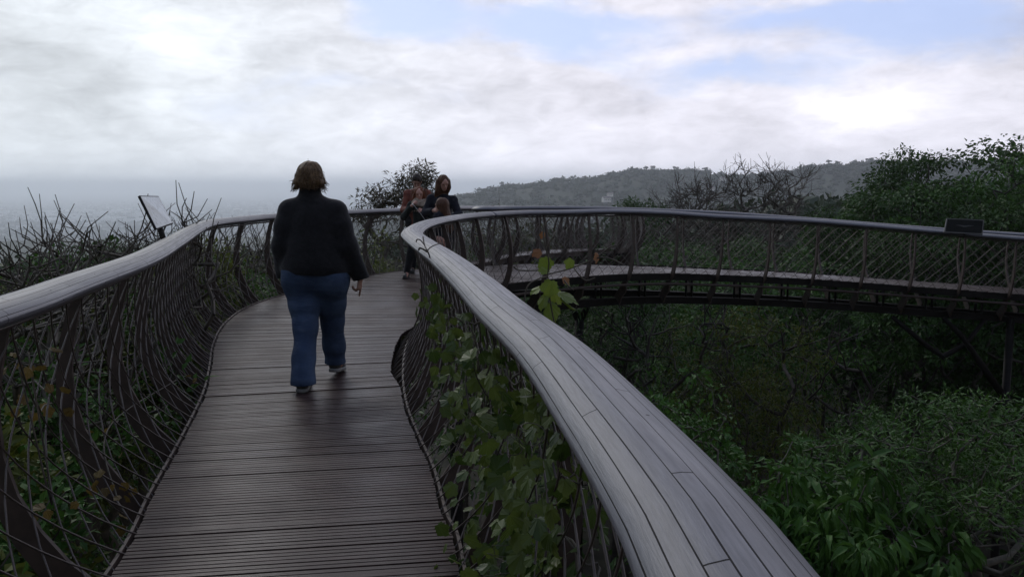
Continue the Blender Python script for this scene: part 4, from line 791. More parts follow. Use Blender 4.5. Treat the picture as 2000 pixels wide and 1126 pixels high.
# ---------------------------------------------------------------- people: signed distance fields turned into one smooth skin
class SDF:
    def __init__(s, lo, hi, h):
        s.lo = np.array(lo, float); s.h = h; s.n = np.ceil((np.array(hi) - s.lo) / h).astype(int) + 1; s.d = np.full(s.n, 1.0, np.float32)
    def _win(s, lo, hi, pad):
        a = np.maximum(0, np.floor((np.minimum(lo, hi) - pad - s.lo) / s.h).astype(int)); b = np.minimum(s.n, np.ceil((np.maximum(lo, hi) + pad - s.lo) / s.h).astype(int) + 1)
        if (b <= a).any(): return None
        g = [s.lo[k] + s.h * np.arange(a[k], b[k]) for k in range(3)]; return tuple(slice(a[k], b[k]) for k in range(3)), np.stack(np.meshgrid(*g, indexing='ij'), -1).astype(np.float32)
    def _blend(s, w, d, k):
        o = s.d[w]
        if k <= 0: s.d[w] = np.minimum(o, d); return
        hh = np.maximum(k - np.abs(o - d), 0) / k; s.d[w] = np.minimum(o, d) - hh * hh * k * .25
    def cone(s, a, b, r1, r2, k=.02, clip=None, flat=None):
        a = np.array(a, float); b = np.array(b, float); R = max(r1, r2); w = s._win(a, b, R + k + 3 * s.h)
        if w is None: return
        w, P = w; ba = b - a; t = np.clip(((P - a) @ ba) / (ba @ ba + 1e-9), 0, 1); q = P - (a + t[..., None] * ba)
        if flat is not None:      # squash along a direction: (unit vector, factor > 1)
            f = np.array(flat[0], float); q = q + ((q @ f) * (flat[1] - 1))[..., None] * f
        d = np.sqrt((q * q).sum(-1)) - (r1 + (r2 - r1) * t)
        if clip is not None: d = np.maximum(d, (P - np.array(clip[0])) @ np.array(clip[1], float))
        s._blend(w, d.astype(np.float32), k)
    def ell(s, c, r, k=.02, rot=None, clip=None):
        c = np.array(c, float); r = np.array(r, float); R = r.max(); w = s._win(c - R, c + R, k + 3 * s.h)
        if w is None: return
        w, P = w; q = P - c
        if rot is not None: q = q @ np.array(rot, float)
        n = np.sqrt(((q / r) ** 2).sum(-1)); m = np.sqrt(((q / (r * r)) ** 2).sum(-1)) + 1e-6; d = n * (n - 1) / m
        if clip is not None: d = np.maximum(d, (P - np.array(clip[0])) @ np.array(clip[1], float))
        s._blend(w, d.astype(np.float32), k)
    def cut(s, pt, nor):
        g = [s.lo[k] + s.h * np.arange(s.n[k]) for k in range(3)]; n = np.array(nor, float); D = ((g[0] - pt[0]) * n[0])[:, None, None] + ((g[1] - pt[1]) * n[1])[None, :, None] + ((g[2] - pt[2]) * n[2])[None, None, :]
        s.d = np.maximum(s.d, D.astype(np.float32))
    def ripple(s, fn):
        w = np.abs(s.d) < .05; i = np.argwhere(w); P = s.lo + i * s.h; s.d[w] += fn(P).astype(np.float32)
    def mesh(s):
        d = s.d; neg = d < 0; n = np.array(d.shape) - 1; cnt = np.zeros(n, np.int8); offs = [(a, b, c) for a in (0, 1) for b in (0, 1) for c in (0, 1)]
        for o in offs: cnt += neg[o[0]:o[0] + n[0], o[1]:o[1] + n[1], o[2]:o[2] + n[2]]
        act = np.argwhere((cnt > 0) & (cnt < 8)); acc = np.zeros((len(act), 3)); num = np.zeros(len(act))
        for p in offs:
            for ax in range(3):
                if p[ax]: continue
                q = list(p); q[ax] = 1; A = act + p; B = act + q; da = d[A[:, 0], A[:, 1], A[:, 2]]; db = d[B[:, 0], B[:, 1], B[:, 2]]; x = (da < 0) != (db < 0); t = np.where(x, da / (da - db + 1e-12), 0)
                acc += np.where(x[:, None], np.array(p) + t[:, None] * (np.array(q) - np.array(p)), 0); num += x
        V = s.lo + (act + acc / num[:, None]) * s.h; ids = np.full(n, -1, np.int32); ids[act[:, 0], act[:, 1], act[:, 2]] = np.arange(len(act)); Q = []
        for ax in range(3):
            sl = [slice(None)] * 3; sl2 = [slice(None)] * 3; sl[ax] = slice(0, -1); sl2[ax] = slice(1, None); e = np.argwhere(neg[tuple(sl)] != neg[tuple(sl2)]); b, c = [(1, 2), (2, 0), (0, 1)][ax]
            e = e[(e[:, b] > 0) & (e[:, c] > 0) & (e[:, b] < n[b]) & (e[:, c] < n[c]) & (e[:, ax] < n[ax])]; f = neg[e[:, 0], e[:, 1], e[:, 2]]; cor = []
            for db, dc in ((-1, -1), (0, -1), (0, 0), (-1, 0)):
                m = e.copy(); m[:, b] += db; m[:, c] += dc; cor.append(ids[m[:, 0], m[:, 1], m[:, 2]])
            q = np.stack(cor, 1); q[~f] = q[~f][:, ::-1]; Q.append(q)
        return V, np.concatenate(Q)
def skin(name, sdf, mat, parent=None, attr=None, smoothn=1):
    V, Q = sdf.mesh(); Q = Q[(Q >= 0).all(1)]
    for _ in range(smoothn):      # one light smoothing pass
        acc = np.zeros_like(V); c = np.zeros(len(V))
        for a, b in ((0, 1), (1, 2), (2, 3), (3, 0)):
            np.add.at(acc, Q[:, a], V[Q[:, b]]); np.add.at(acc, Q[:, b], V[Q[:, a]]); np.add.at(c, Q[:, a], 1); np.add.at(c, Q[:, b], 1)
        V = V * .5 + .5 * acc / np.maximum(c, 1)[:, None]
    return obj(name, to_mesh(name, V, [Q], mat, True, None, attr(V) if attr else None), parent)
def fold(seed, amp, f=(9, 9, 16), warp=.6):
    r = np.random.default_rng(seed); K = [(r.normal(0, 1, 3) * np.array(f), r.uniform(0, 6.28), r.uniform(.4, 1)) for _ in range(7)]
    def fn(P):
        w = warp * np.sin(P @ np.array([5.1, 3.7, 6.3]) + seed); s = 0
        for k, ph, a in K: s = s + a * np.sin(P @ k + ph + w)
        return amp * s / 3.0
    return fn
def basis(fwd, up=(0, 0, 1)):
    f = unit(np.array(fwd, float)); r = unit(np.cross(f, up)); return r, f, np.cross(r, f)
def head_sdf(S, c, fwd, hh=.225, up=(0, 0, 1), k=.012):
    """skull, jaw, nose, ears; c is the middle of the head, hh its height"""
    r, f, u = basis(fwd, up); c = np.array(c, float); s = hh / .225; R = np.stack([r, f, u], 1)
    S.ell(c + u * .022 * s, np.array([.074, .094, .088]) * s, k, R); S.ell(c + f * .022 * s - u * .045 * s, np.array([.056, .068, .070]) * s, .03 * s, R)
    S.ell(c + f * .070 * s - u * .088 * s, np.array([.026, .022, .020]) * s, .03 * s, R)
    S.cone(c + f * .088 * s + u * .012 * s, c + f * .112 * s - u * .028 * s, .009 * s, .014 * s, .012 * s)
    S.ell(c + f * .090 * s - u * .060 * s, np.array([.022, .012, .009]) * s, .010 * s, R)
    for e in (-1, 1):
        S.ell(c + r * e * .076 * s - f * .004 * s - u * .006 * s, np.array([.010, .022, .034]) * s, .008 * s, R); S.ell(c + r * e * .034 * s + f * .086 * s + u * .022 * s, np.array([.024, .010, .008]) * s, .012 * s, R)
    return r, f, u, s
def face_attr(heads, base, lip=(.36, .12, .10)):
    """natural colouring of a face: eyes, brows and lips"""
    def fn(V):
        C = np.tile(np.array(base), (len(V), 1))
        for c, r, f, u, s in heads:
            for e in (-1, 1):
                p = c + r * e * .032 * s + f * .090 * s + u * .002 * s; m = np.exp(-((((V - p) @ r) / (.016 * s)) ** 2 + (((V - p) @ u) / (.008 * s)) ** 2 + (((V - p) @ f) / (.03 * s)) ** 2)); C = C * (1 - .85 * m[:, None]) + .85 * m[:, None] * np.array([.03, .02, .015])
                p = c + r * e * .034 * s + f * .092 * s + u * .024 * s; m = np.exp(-((((V - p) @ r) / (.022 * s)) ** 2 + (((V - p) @ u) / (.006 * s)) ** 2 + (((V - p) @ f) / (.03 * s)) ** 2)); C = C * (1 - .6 * m[:, None]) + .6 * m[:, None] * np.array([.05, .03, .02])
            p = c + f * .098 * s - u * .060 * s; m = np.exp(-((((V - p) @ r) / (.022 * s)) ** 2 + (((V - p) @ u) / (.010 * s)) ** 2 + (((V - p) @ f) / (.03 * s)) ** 2)); C = C * (1 - .8 * m[:, None]) + .8 * m[:, None] * np.array(lip)
        return {'tone': C}
    return fn
def mat_skin(name):
    m, N, b, out = newmat(name); N.put(b.inputs['Base Color'], N.node('ShaderNodeAttribute', attribute_name='tone').outputs['Color']); b.inputs['Roughness'].default_value = .5
    b.inputs['Subsurface Weight'].default_value = .08; b.inputs['Subsurface Radius'].default_value = (.01, .004, .003); return m
M_SKIN = mat_skin('skin')
def hand_sdf(S, wrist, d, palm_n, thumb, curl=(.5, .5, .55, .6), L=.18, k=.006, point=None):
    """palm, four jointed fingers of unequal length and a thumb from the side of the palm.
    d: wrist to knuckles; palm_n: out of the palm; thumb: side the thumb is on"""
    w = np.array(wrist, float); d = unit(np.array(d, float)); n = np.array(palm_n, float); n = unit(n - d * (n @ d)); t = np.array(thumb, float); t = unit(t - d * (t @ d) - n * (t @ n)); s = L / .18
    for a in (-.024, -.008, .008, .024): S.cone(w + t * a * .55 * s, w + d * .082 * s + t * a * 1.15 * s, .014 * s, .0125 * s, .012 * s)
    lens = (.070, .080, .074, .058); pos = (.030, .010, -.010, -.029)
    for j in range(4):
        base = w + d * (.084 - .004 * abs(j - 1)) * s + t * pos[j] * s; c = curl[j]; p = base; ang = 0.0; r = (.0090, .0092, .0088, .0078)[j] * s; dd = unit(d + t * (.10 - .07 * j))
        for seg, fr in enumerate((.44, .31, .25)):
            ang += c * (.9, 1.15, .75)[seg]; q = p + (dd * math.cos(ang) + n * math.sin(ang)) * lens[j] * fr * s; S.cone(p, q, r, r * .92, k * s); p = q; r *= .92
    b0 = w + d * .018 * s + t * .024 * s; b1 = b0 + unit(d * .75 + t * .75 + n * .25) * .042 * s; b2 = b1 + unit(d * 1.0 + t * .25 + n * .35) * .030 * s; b3 = b2 + unit(d * 1.0 + n * .45) * .024 * s
    S.cone(b0, b1, .016 * s, .0115 * s, .012 * s); S.cone(b1, b2, .0112 * s, .010 * s, k * s); S.cone(b2, b3, .010 * s, .0085 * s, k * s)
def strands(rng, n, rootfn, L, rad, curl, drop, seg=9):
    b = MB()
    for i in range(n):
        p, d = rootfn(rng); ph = rng.uniform(0, 6.28); fr = rng.uniform(.7, 1.4); ll = L * rng.uniform(.6, 1.2); pts = [p]; dd = d
        e1 = unit(np.cross(d, [.2, .4, .9])); e2 = unit(np.cross(d, e1))
        for j in range(seg):
            dd = unit(dd + np.array([0, 0, -drop]) + curl * (e1 * math.sin(ph + fr * j) + e2 * math.cos(ph + fr * j))); pts.append(pts[-1] + dd * ll / seg)
        b.tube(np.array(pts), np.linspace(rad, rad * .4, seg + 1), 4, rnd=rng.random())
    return b
def mat_hair(name, c1, c2):
    m, N, b, out = newmat(name); o = N.node('ShaderNodeTexCoord').outputs['Object']; mp = N.node('ShaderNodeMapping', {0: o}); mp.inputs['Scale'].default_value = (60, 60, 9)
    n = N.noise(mp.outputs[0], 1.0, 5, .6, .5); at = N.node('ShaderNodeAttribute', attribute_name='rnd').outputs['Fac']
    N.put(b.inputs['Base Color'], N.mix(N.smooth(N.m('ADD', n, N.m('MULTIPLY', at, .2)), .4, .8), (*c1, 1), (*c2, 1))); b.inputs['Roughness'].default_value = .5; b.inputs['Specular IOR Level'].default_value = .15
    bp = N.node('ShaderNodeBump', {'Height': n}); bp.inputs['Strength'].default_value = .7; bp.inputs['Distance'].default_value = .008; N.l.new(bp.outputs[0], b.inputs['Normal']); return m
def mat_denim():
    m, N, b, out = newmat('blue_denim'); o = N.node('ShaderNodeTexCoord').outputs['Object']
    n = N.noise(o, 3.5, 5, .6); w = N.noise(o, 160, 2, .5); mp = N.node('ShaderNodeMapping', {0: o}); mp.inputs['Scale'].default_value = (6, 6, 22); cr = N.noise(mp.outputs[0], 1.6, 4, .55, .4)
    c = N.mix(N.smooth(n, .35, .7), (.028, .048, .094, 1), (.062, .098, .170, 1)); c = N.mix(N.m('MULTIPLY', N.smooth(cr, .55, .75), .35), c, (.085, .115, .17, 1)); c = N.mix(N.m('MULTIPLY', w, .3), c, (.020, .028, .048, 1))
    N.put(b.inputs['Base Color'], c); b.inputs['Roughness'].default_value = .85; b.inputs['Specular IOR Level'].default_value = .2
    bp = N.node('ShaderNodeBump', {'Height': N.m('ADD', N.m('MULTIPLY', cr, 1.0), N.m('MULTIPLY', w, .12))}); bp.inputs['Strength'].default_value = .5; bp.inputs['Distance'].default_value = .014; N.l.new(bp.outputs[0], b.inputs['Normal']); return m
M_DENIM = mat_denim()
M_FLEECE = mat_plain('black_fleece', (.0075, .0075, .0085), (.015, .015, .017), .95, 30, 0, .5, spec=.15, sheen=.15)
M_DARKCOAT = mat_plain('dark_navy_wool', (.010, .011, .016), (.020, .021, .030), .9, 25, 0, .4, spec=.15)
M_DARKKNIT = mat_plain('dark_green_grey_knit', (.014, .018, .018), (.030, .036, .034), .9, 40, 0, .5, spec=.15)
M_REDJ = mat_plain('rust_red_jacket', (.11, .030, .020), (.20, .062, .042), .75, 12, 0, .3, spec=.25)
M_BLACKT = mat_plain('black_trousers', (.010, .010, .012), (.022, .022, .024), .85, 20, 0, .3, spec=.2)
M_SCARF = mat_plain('beige_knit_scarf', (.22, .17, .13), (.40, .33, .26), .9, 30, 0, .6, spec=.15)
M_PINK = mat_plain('dusty_pink_cloth', (.26, .13, .10), (.38, .21, .17), .85, 20, 0, .3, spec=.2)
M_SHOE = mat_plain('black_shoe', (.012, .012, .013), (.03, .03, .03), .55, 30, 0, .2)
M_SHOEGREY = mat_plain('grey_trainer_upper', (.025, .027, .026), (.07, .073, .07), .65, 25, 0, .3)
M_SOLE = mat_plain('pale_rubber_sole', (.12, .125, .12), (.22, .22, .21), .6, 20)
M_PLASTIC = mat_plain('black_plastic', (.008, .008, .008), (.014, .014, .014), .3, 10)
M_WHITEPL = mat_plain('white_plastic', (.7, .7, .7), (.78, .78, .78), .4, 10)

def shoe(parent, heel, toe, lift=0.0, up=M_SHOEGREY, size=1.0):
    """trainer between heel and toe points (centres of the sole's underside)"""
    heel = np.array(heel, float); toe = np.array(toe, float); d = unit(toe - heel); L = np.linalg.norm(toe - heel); z = np.array([0, 0, 1.0]); s = size
    n = unit(z - d * (z @ d)); A = lambda a, h: heel + d * a * L + n * h
    S = SDF(np.minimum(heel, toe) - .10, np.maximum(heel, toe) + .16, .005)
    S.cone(A(.12, .052 * s), A(.88, .040 * s), .040 * s, .036 * s, .03); S.cone(A(.14, .060 * s), A(.16, .100 * s), .040 * s, .042 * s, .03); S.cone(A(.2, .085 * s), A(.6, .052 * s), .036 * s, .034 * s, .03); S.cut(A(.5, .020 * s), -n)
    o = skin('shoe', S, up, parent)
    S = SDF(np.minimum(heel, toe) - .10, np.maximum(heel, toe) + .12, .005); S.cone(A(.10, .018 * s), A(.88, .018 * s), .046 * s, .042 * s, .02); S.cut(A(.5, .0), -n); S.cut(A(.5, .030 * s), n); skin('sole', S, M_SOLE if up is M_SHOEGREY else up, o)

def figure_limb(S, P, R, k=.03, clip0=None, clip1=None):
    n = len(P)
    for i in range(n - 1): S.cone(P[i], P[i + 1], R[i], R[i + 1], k, clip=(clip1 if i == n - 2 else None))

# -- the walking woman, seen from behind (local frame: x right, y away from the camera, z up)
def walking_woman():
    X0 = PZ(622, 742, 0).x; Y0 = 6.62
    J = dict(hipL=(-.085, 0, .84), hipR=(.105, .02, .84), knL=(-.052, -.10, .45), knR=(.118, .11, .46), anL=(-.030, -.30, .095), anR=(.106, .235, .10),
             shL=(-.172, 0, 1.315), shR=(.175, .0, 1.310), elL=(-.228, -.03, 1.05), elR=(.252, -.02, 1.05), wrL=(-.250, .06, .83), wrR=(.338, .05, .815), neck=(-.015, .015, 1.42), head=(-.018, .035, 1.555))
    J = {k: np.array(v) for k, v in J.items()}
    S = SDF((-.45, -.48, 0.02), (.50, .52, 1.72), .0055); f = (.10, .99, -.05)
    r, fw, u, s = head_sdf(S, J['head'], f, .225)
    S.cone(J['neck'] - [0, 0, .06], J['head'] - [0, .01, .06], .068, .058, .03); S.ell((0, .01, 1.20), (.185, .125, .19), .05); S.ell((0.005, .0, 1.0), (.20, .140, .17), .06); S.ell((.008, .0, .83), (.205, .140, .14), .06)
    for e in 'LR':
        figure_limb(S, [J['sh' + e], J['el' + e], J['wr' + e]], [.075, .052, .032], .03); figure_limb(S, [J['hip' + e], J['kn' + e], J['an' + e]], [.115, .072, .045], .04); S.cone(J['an' + e] - [0, 0, .0], J['an' + e] + [0, .12, -.05], .042, .030, .03)
    hand_sdf(S, J['wrR'] + [.002, .0, -.012], (-.10, .05, -1), (-.95, .1, .1), (-.2, .9, .1), (.06, .95, 1.0, 1.0)); hand_sdf(S, J['wrL'] + [0, .0, -.012], (.05, .25, -1), (.9, .1, .1), (.2, .9, .1), (.75, .8, .85, .9))
    hd = J['head']
    body = skin('person', S, M_SKIN, None, face_attr([(hd, r, fw, u, s)], (.36, .20, .145))); body.location = (X0, Y0, 0)
    tag(body, 'person in a black fleece jacket and blue jeans walking away from the camera', 'person')
    # jeans
    S = SDF((-.40, -.50, 0.02), (.42, .55, 1.0), .006)
    S.ell((-.092, -.040, .795), (.150, .150, .150), .07); S.ell((.115, -.028, .795), (.148, .148, .150), .07); S.ell((.01, -.01, .89), (.236, .178, .19), .08)
    figure_limb(S, [(-.100, .0, .76), (-.070, -.05, .60), (-.050, -.115, .44), (-.042, -.235, .24), (-.030, -.322, .065)], [.144, .112, .092, .086, .090], .045); figure_limb(S, [(.114, .02, .76), (.106, .07, .60), (.106, .115, .46), (.102, .175, .26), (.098, .215, .085)], [.144, .112, .092, .084, .084], .045, clip1=((0, 0, .070), (0, .15, -1.0)))
    S.cut((0, 0, .98), (0, 0, 1)); S.cut((0, 0, .058), (0, 0, -1)); S.ripple(fold(3, .0055, (6, 6, 17), 1.4)); S.ripple(fold(4, .003, (14, 14, 34), 1.4)); jeans = skin('jeans', S, M_DENIM, body)
    b = MB()                                            # yoke, seat seam, pockets stitched on the denim
    # jacket
    S = SDF((-.52, -.36, .74), (.56, .36, 1.56), .006)
    S.ell((0.002, .0, 1.19), (.212, .155, .225), .05); S.ell((.006, -.008, 1.00), (.236, .182, .22), .06); S.ell((.010, -.012, .89), (.262, .206, .17), .05)
    S.cone((-.165, 0, 1.31), (-.02, .01, 1.375), .078, .080, .05); S.cone((.168, 0, 1.305), (-.02, .01, 1.375), .078, .080, .05)
    S.cut((.01, 0, .842), (-.045, .0, -1)); 
    figure_limb(S, [J['shL'], (-.196, -.02, 1.20), J['elL'], J['wrL'] - [0, .0, .015]], [.084, .084, .078, .062], .045, clip1=(J['wrL'] - [0, 0, .035], (0, 0, -1.0)))
    figure_limb(S, [J['shR'], (.206, -.015, 1.20), J['elR'], J['wrR'] + [.006, 0, -.01]], [.084, .086, .080, .064], .045, clip1=(J['wrR'] - [0, 0, .028], (.25, 0, -1.0)))
    S.ripple(fold(5, .0042, (7, 7, 15), 1.0))
    S.cone((-.022, .012, 1.40), (-.02, .022, 1.482), .090, .080, .02, clip=((0, 0, 1.482), (.05, .0, 1)))
    jk = skin('jacket', S, M_FLEECE, body)
    S = SDF((-.14, -.12, 1.44), (.12, .14, 1.52), .005); S.cone((-.022, .012, 1.40), (-.02, .022, 1.49), .086, .079, .01, clip=((0, 0, 1.492), (.05, .0, 1))); S.cut((0, 0, 1.468), (0, 0, -1)); skin('collar', S, M_FLEECE, jk)
    # hair: a parted wavy bob with curls standing off at the ends
    M_H = mat_hair('light_brown_hair', (.060, .037, .020), (.17, .108, .056)); c = hd + [0, -.012, .0]; S = SDF(c - .2, c + .2, .005)
    S.ell(c + [0, -.004, .026], (.100, .112, .110), .02); S.ell(c + [-.056, -.020, -.024], (.070, .088, .042), .04); S.ell(c + [.046, -.022, -.020], (.066, .086, .040), .04); S.ell(c + [0, -.045, -.026], (.075, .060, .040), .04)
    S.cone(c + [.0, .10, .10], c + [0, -.06, .15], .001, .001, .0); S.cut(c + [0, .085, 0], (0, 1, -.35)); S.ripple(fold(7, .006, (55, 55, 16), 2.2)); S.ripple(fold(9, .004, (95, 95, 30), 2)); hair = skin('hair', S, M_H, body, lambda V: {'rnd': np.random.default_rng(1).random(len(V))}, 0)
    rng = np.random.default_rng(2)
    def root(rg):
        a = rg.uniform(-2.9, .1) - .12; el = rg.uniform(-.55, .9); d = np.array([math.cos(a) * math.cos(el), math.sin(a) * math.cos(el), math.sin(el)]); return c + np.array([0, -.008, .0]) + d * np.array([.098, .108, .105]), unit(d * .55 + np.array([0, 0, -.5]))
    strands(rng, 420, root, .046, .0030, .60, .20).build('curl', M_H, hair, True)
    def root2(rg):
        e = -1 if rg.random() < .68 else 1; return c + np.array([e * rg.uniform(.088, .112), rg.uniform(-.06, .03), rg.uniform(-.075, -.01)]), unit(np.array([e * 1.0, rg.uniform(-.4, .2), rg.uniform(-.5, .5)]))
    strands(rng, 90, root2, .060, .0030, .7, .18).build('curl', M_H, hair, True)
    b = MB(); b.tube([c + [.086, -.02, .0], c + [.088, .05, .004], c + [.086, .112, .006]], [.004, .004, .005], 6); b.prism([hd + [.086, .104, -.004 + .014 * q] for q in (-1, 1)] + [hd + [.02, .118, -.004 + .014 * q] for q in (1, -1)], (0, .004, 0)); b.prism([hd + [-.086, .104, -.004 + .014 * q] for q in (-1, 1)] + [hd + [-.02, .118, -.004 + .014 * q] for q in (1, -1)], (0, .004, 0)); b.tube([hd + [-.03, .119, .004], hd + [.03, .119, .004]], .003, 5); b.tube([c + [-.086, -.02, .0], c + [-.088, .05, .004], c + [-.086, .112, .006]], [.004, .004, .005], 6); b.build('glasses', M_PLASTIC, body, True)
    shoe(body, (-.030, -.380, .0), (-.052, -.108, .0)); shoe(body, (.096, .150, .040), (.112, .420, .003))
walking_woman()

# -- the group of four at the bend
def standing(name, label, px_head, py_top, Y, facing, J, top, bottom, hair, extras, tone=(.40, .22, .16), build=1.0, hh=.215, top_r=1.0, hem=.5, legs=True, look=None, upv=(0, 0, 1), shoes=True, bottom_hem=None):
    """J in metres about the feet, x right / y forward of the person; facing: world angle of +y (0 = away from the camera)"""
    X = (px_head - 1000) / FPX * (Y + .15); t = {k: np.array(v, float) for k, v in J.items()}; B = build
    ps = np.array(list(t.values())); S = SDF(ps.min(0) - .22, ps.max(0) + .24, .0075)
    lk = look or (0, 1, -.1); r, f, u, s = head_sdf(S, t['head'], lk, hh, upv)
    S.cone(t['neck'] - [0, 0, .05], t['head'] - u * .06 - f * .02, .055 * B, .050 * B, .03); ch = (t['shL'] + t['shR']) / 2; pl = (t['hipL'] + t['hipR']) / 2; w = np.linalg.norm(t['shL'] - t['shR']) / 2
    S.cone(ch - [0, 0, .07], pl + [0, 0, .10], .118 * B, .105 * B, .06); S.cone(t['shL'], t['shR'], .060 * B, .060 * B, .05); S.cone(t['hipL'], t['hipR'], .100 * B, .100 * B, .05)
    for e in 'LR':
        figure_limb(S, [t['sh' + e], t['el' + e], t['wr' + e]], [.050 * B, .040 * B, .028 * B], .03); figure_limb(S, [t['hip' + e], t['kn' + e], t['an' + e]], [.085 * B, .055 * B, .036 * B], .03); S.cone(t['an' + e], t['an' + e] + [0, .11, -.045], .036, .026, .02)
        d = t['wr' + e] - t['el' + e]; ins = -1 if e == 'R' else 1; hand_sdf(S, t['wr' + e] + unit(d) * .012, d, (ins * .8, -.2, -.2), (0, .5, 1), (.7, .75, .8, .85), .165 * hh / .215, .006)
    body = skin(name, S, M_SKIN, None, face_attr([(t['head'], r, f, u, s)], tone)); body.location = (X - t['head'][0] * math.cos(facing), Y, 0); body.rotation_euler = (0, 0, facing); tag(body, label, 'person', 'the four people at the bend of the walkway')
    zh = t['hipL'][2] - .0 if hem is None else hem
    S = SDF(ps.min(0) - .26, ps.max(0) + .2, .0075); T = top_r
    S.cone(ch - [0, 0, .07], pl + [0, 0, .06], .138 * B * T, .125 * B * T, .06); S.cone(t['shL'], t['shR'], .064 * B * T, .064 * B * T, .05); S.cone(ch - [0, 0, .05], ch + [0, .01, .055], .085, .066, .04)
    if zh < pl[2] - .02: S.cone(pl + [0, 0, .05], (pl[0], pl[1], zh), .125 * B * T, .150 * B * T, .05)
    S.cut((0, 0, zh), (0, 0, -1)); S.cut((0, 0, t['neck'][2] + .012), (0, 0, 1))
    for e in 'LR':
        d = unit(t['wr' + e] - t['el' + e]); figure_limb(S, [t['sh' + e], t['el' + e], t['wr' + e]], [.062 * B * T, .054 * B * T, .044 * B * T], .035, clip1=(t['wr' + e] - d * .005, d))
    S.ripple(fold(len(label), .0040, (9, 9, 14), 1.0)); skin(top[0], S, top[1], body)
    S = SDF(ps.min(0) - .22, ps.max(0) + .1, .0075)
    if bottom_hem is not None:
        S.cone(pl + [0, 0, .06], (pl[0], pl[1], bottom_hem), .120 * B, .19 * B, .05); S.cut((0, 0, bottom_hem), (0, 0, -1))
    else:
        S.cone(t['hipL'], t['hipR'], .115 * B, .115 * B, .05)
        for e in 'LR': figure_limb(S, [t['hip' + e], t['kn' + e], t['an' + e] + [0, 0, .01]], [.105 * B, .072 * B, .056 * B], .03, clip1=(t['an' + e] - [0, 0, .02], (0, 0, -1.0)))
    S.cut((0, 0, pl[2] + .13), (0, 0, 1)); S.ripple(fold(len(label) + 3, .003, (8, 8, 20), 1.0)); skin(bottom[0], S, bottom[1], body)
    c = t['head']; S = SDF(c - [.26, .26, .55], c + .2, .0065); hair(S, c, r, f, u, s); o = skin('hair', S, extras['hairmat'], body, lambda V: {'rnd': np.random.default_rng(1).random(len(V))}, 0)
    if shoes:
        for e in 'LR': a = t['an' + e]; shoe(body, (a[0], a[1] - .06, a[2] - .085), (a[0] * 1.1, a[1] + .17, max(.002, a[2] - .085)), up=M_SHOE, size=.92)
    return body, t, (r, f, u, s), o
def stand_J(H, w=.105, hipw=.055, lean=0.0):
    return dict(hipL=(-hipw * H, 0, .525 * H), hipR=(hipw * H, 0, .525 * H), knL=(-.055 * H, .02, .285 * H), knR=(.055 * H, .02, .285 * H), anL=(-.058 * H, -.01, .05 * H), anR=(.058 * H, -.01, .05 * H),
                shL=(-w * H, 0, .812 * H), shR=(w * H, 0, .812 * H), neck=(0, .01, .865 * H), head=(0, .03, .932 * H), elL=(-.145 * H, -.02, .635 * H), elR=(.145 * H, -.02, .635 * H), wrL=(-.13 * H, .10, .50 * H), wrR=(.13 * H, .10, .50 * H))
H_AUB = mat_hair('auburn_hair', (.085, .026, .012), (.20, .070, .032)); H_BROWN = mat_hair('long_brown_hair', (.045, .022, .013), (.12, .060, .035)); H_DARK = mat_hair('dark_hair', (.012, .009, .007), (.035, .025, .018)); H_CHILD = mat_hair('chestnut_hair', (.045, .020, .012), (.105, .050, .030))
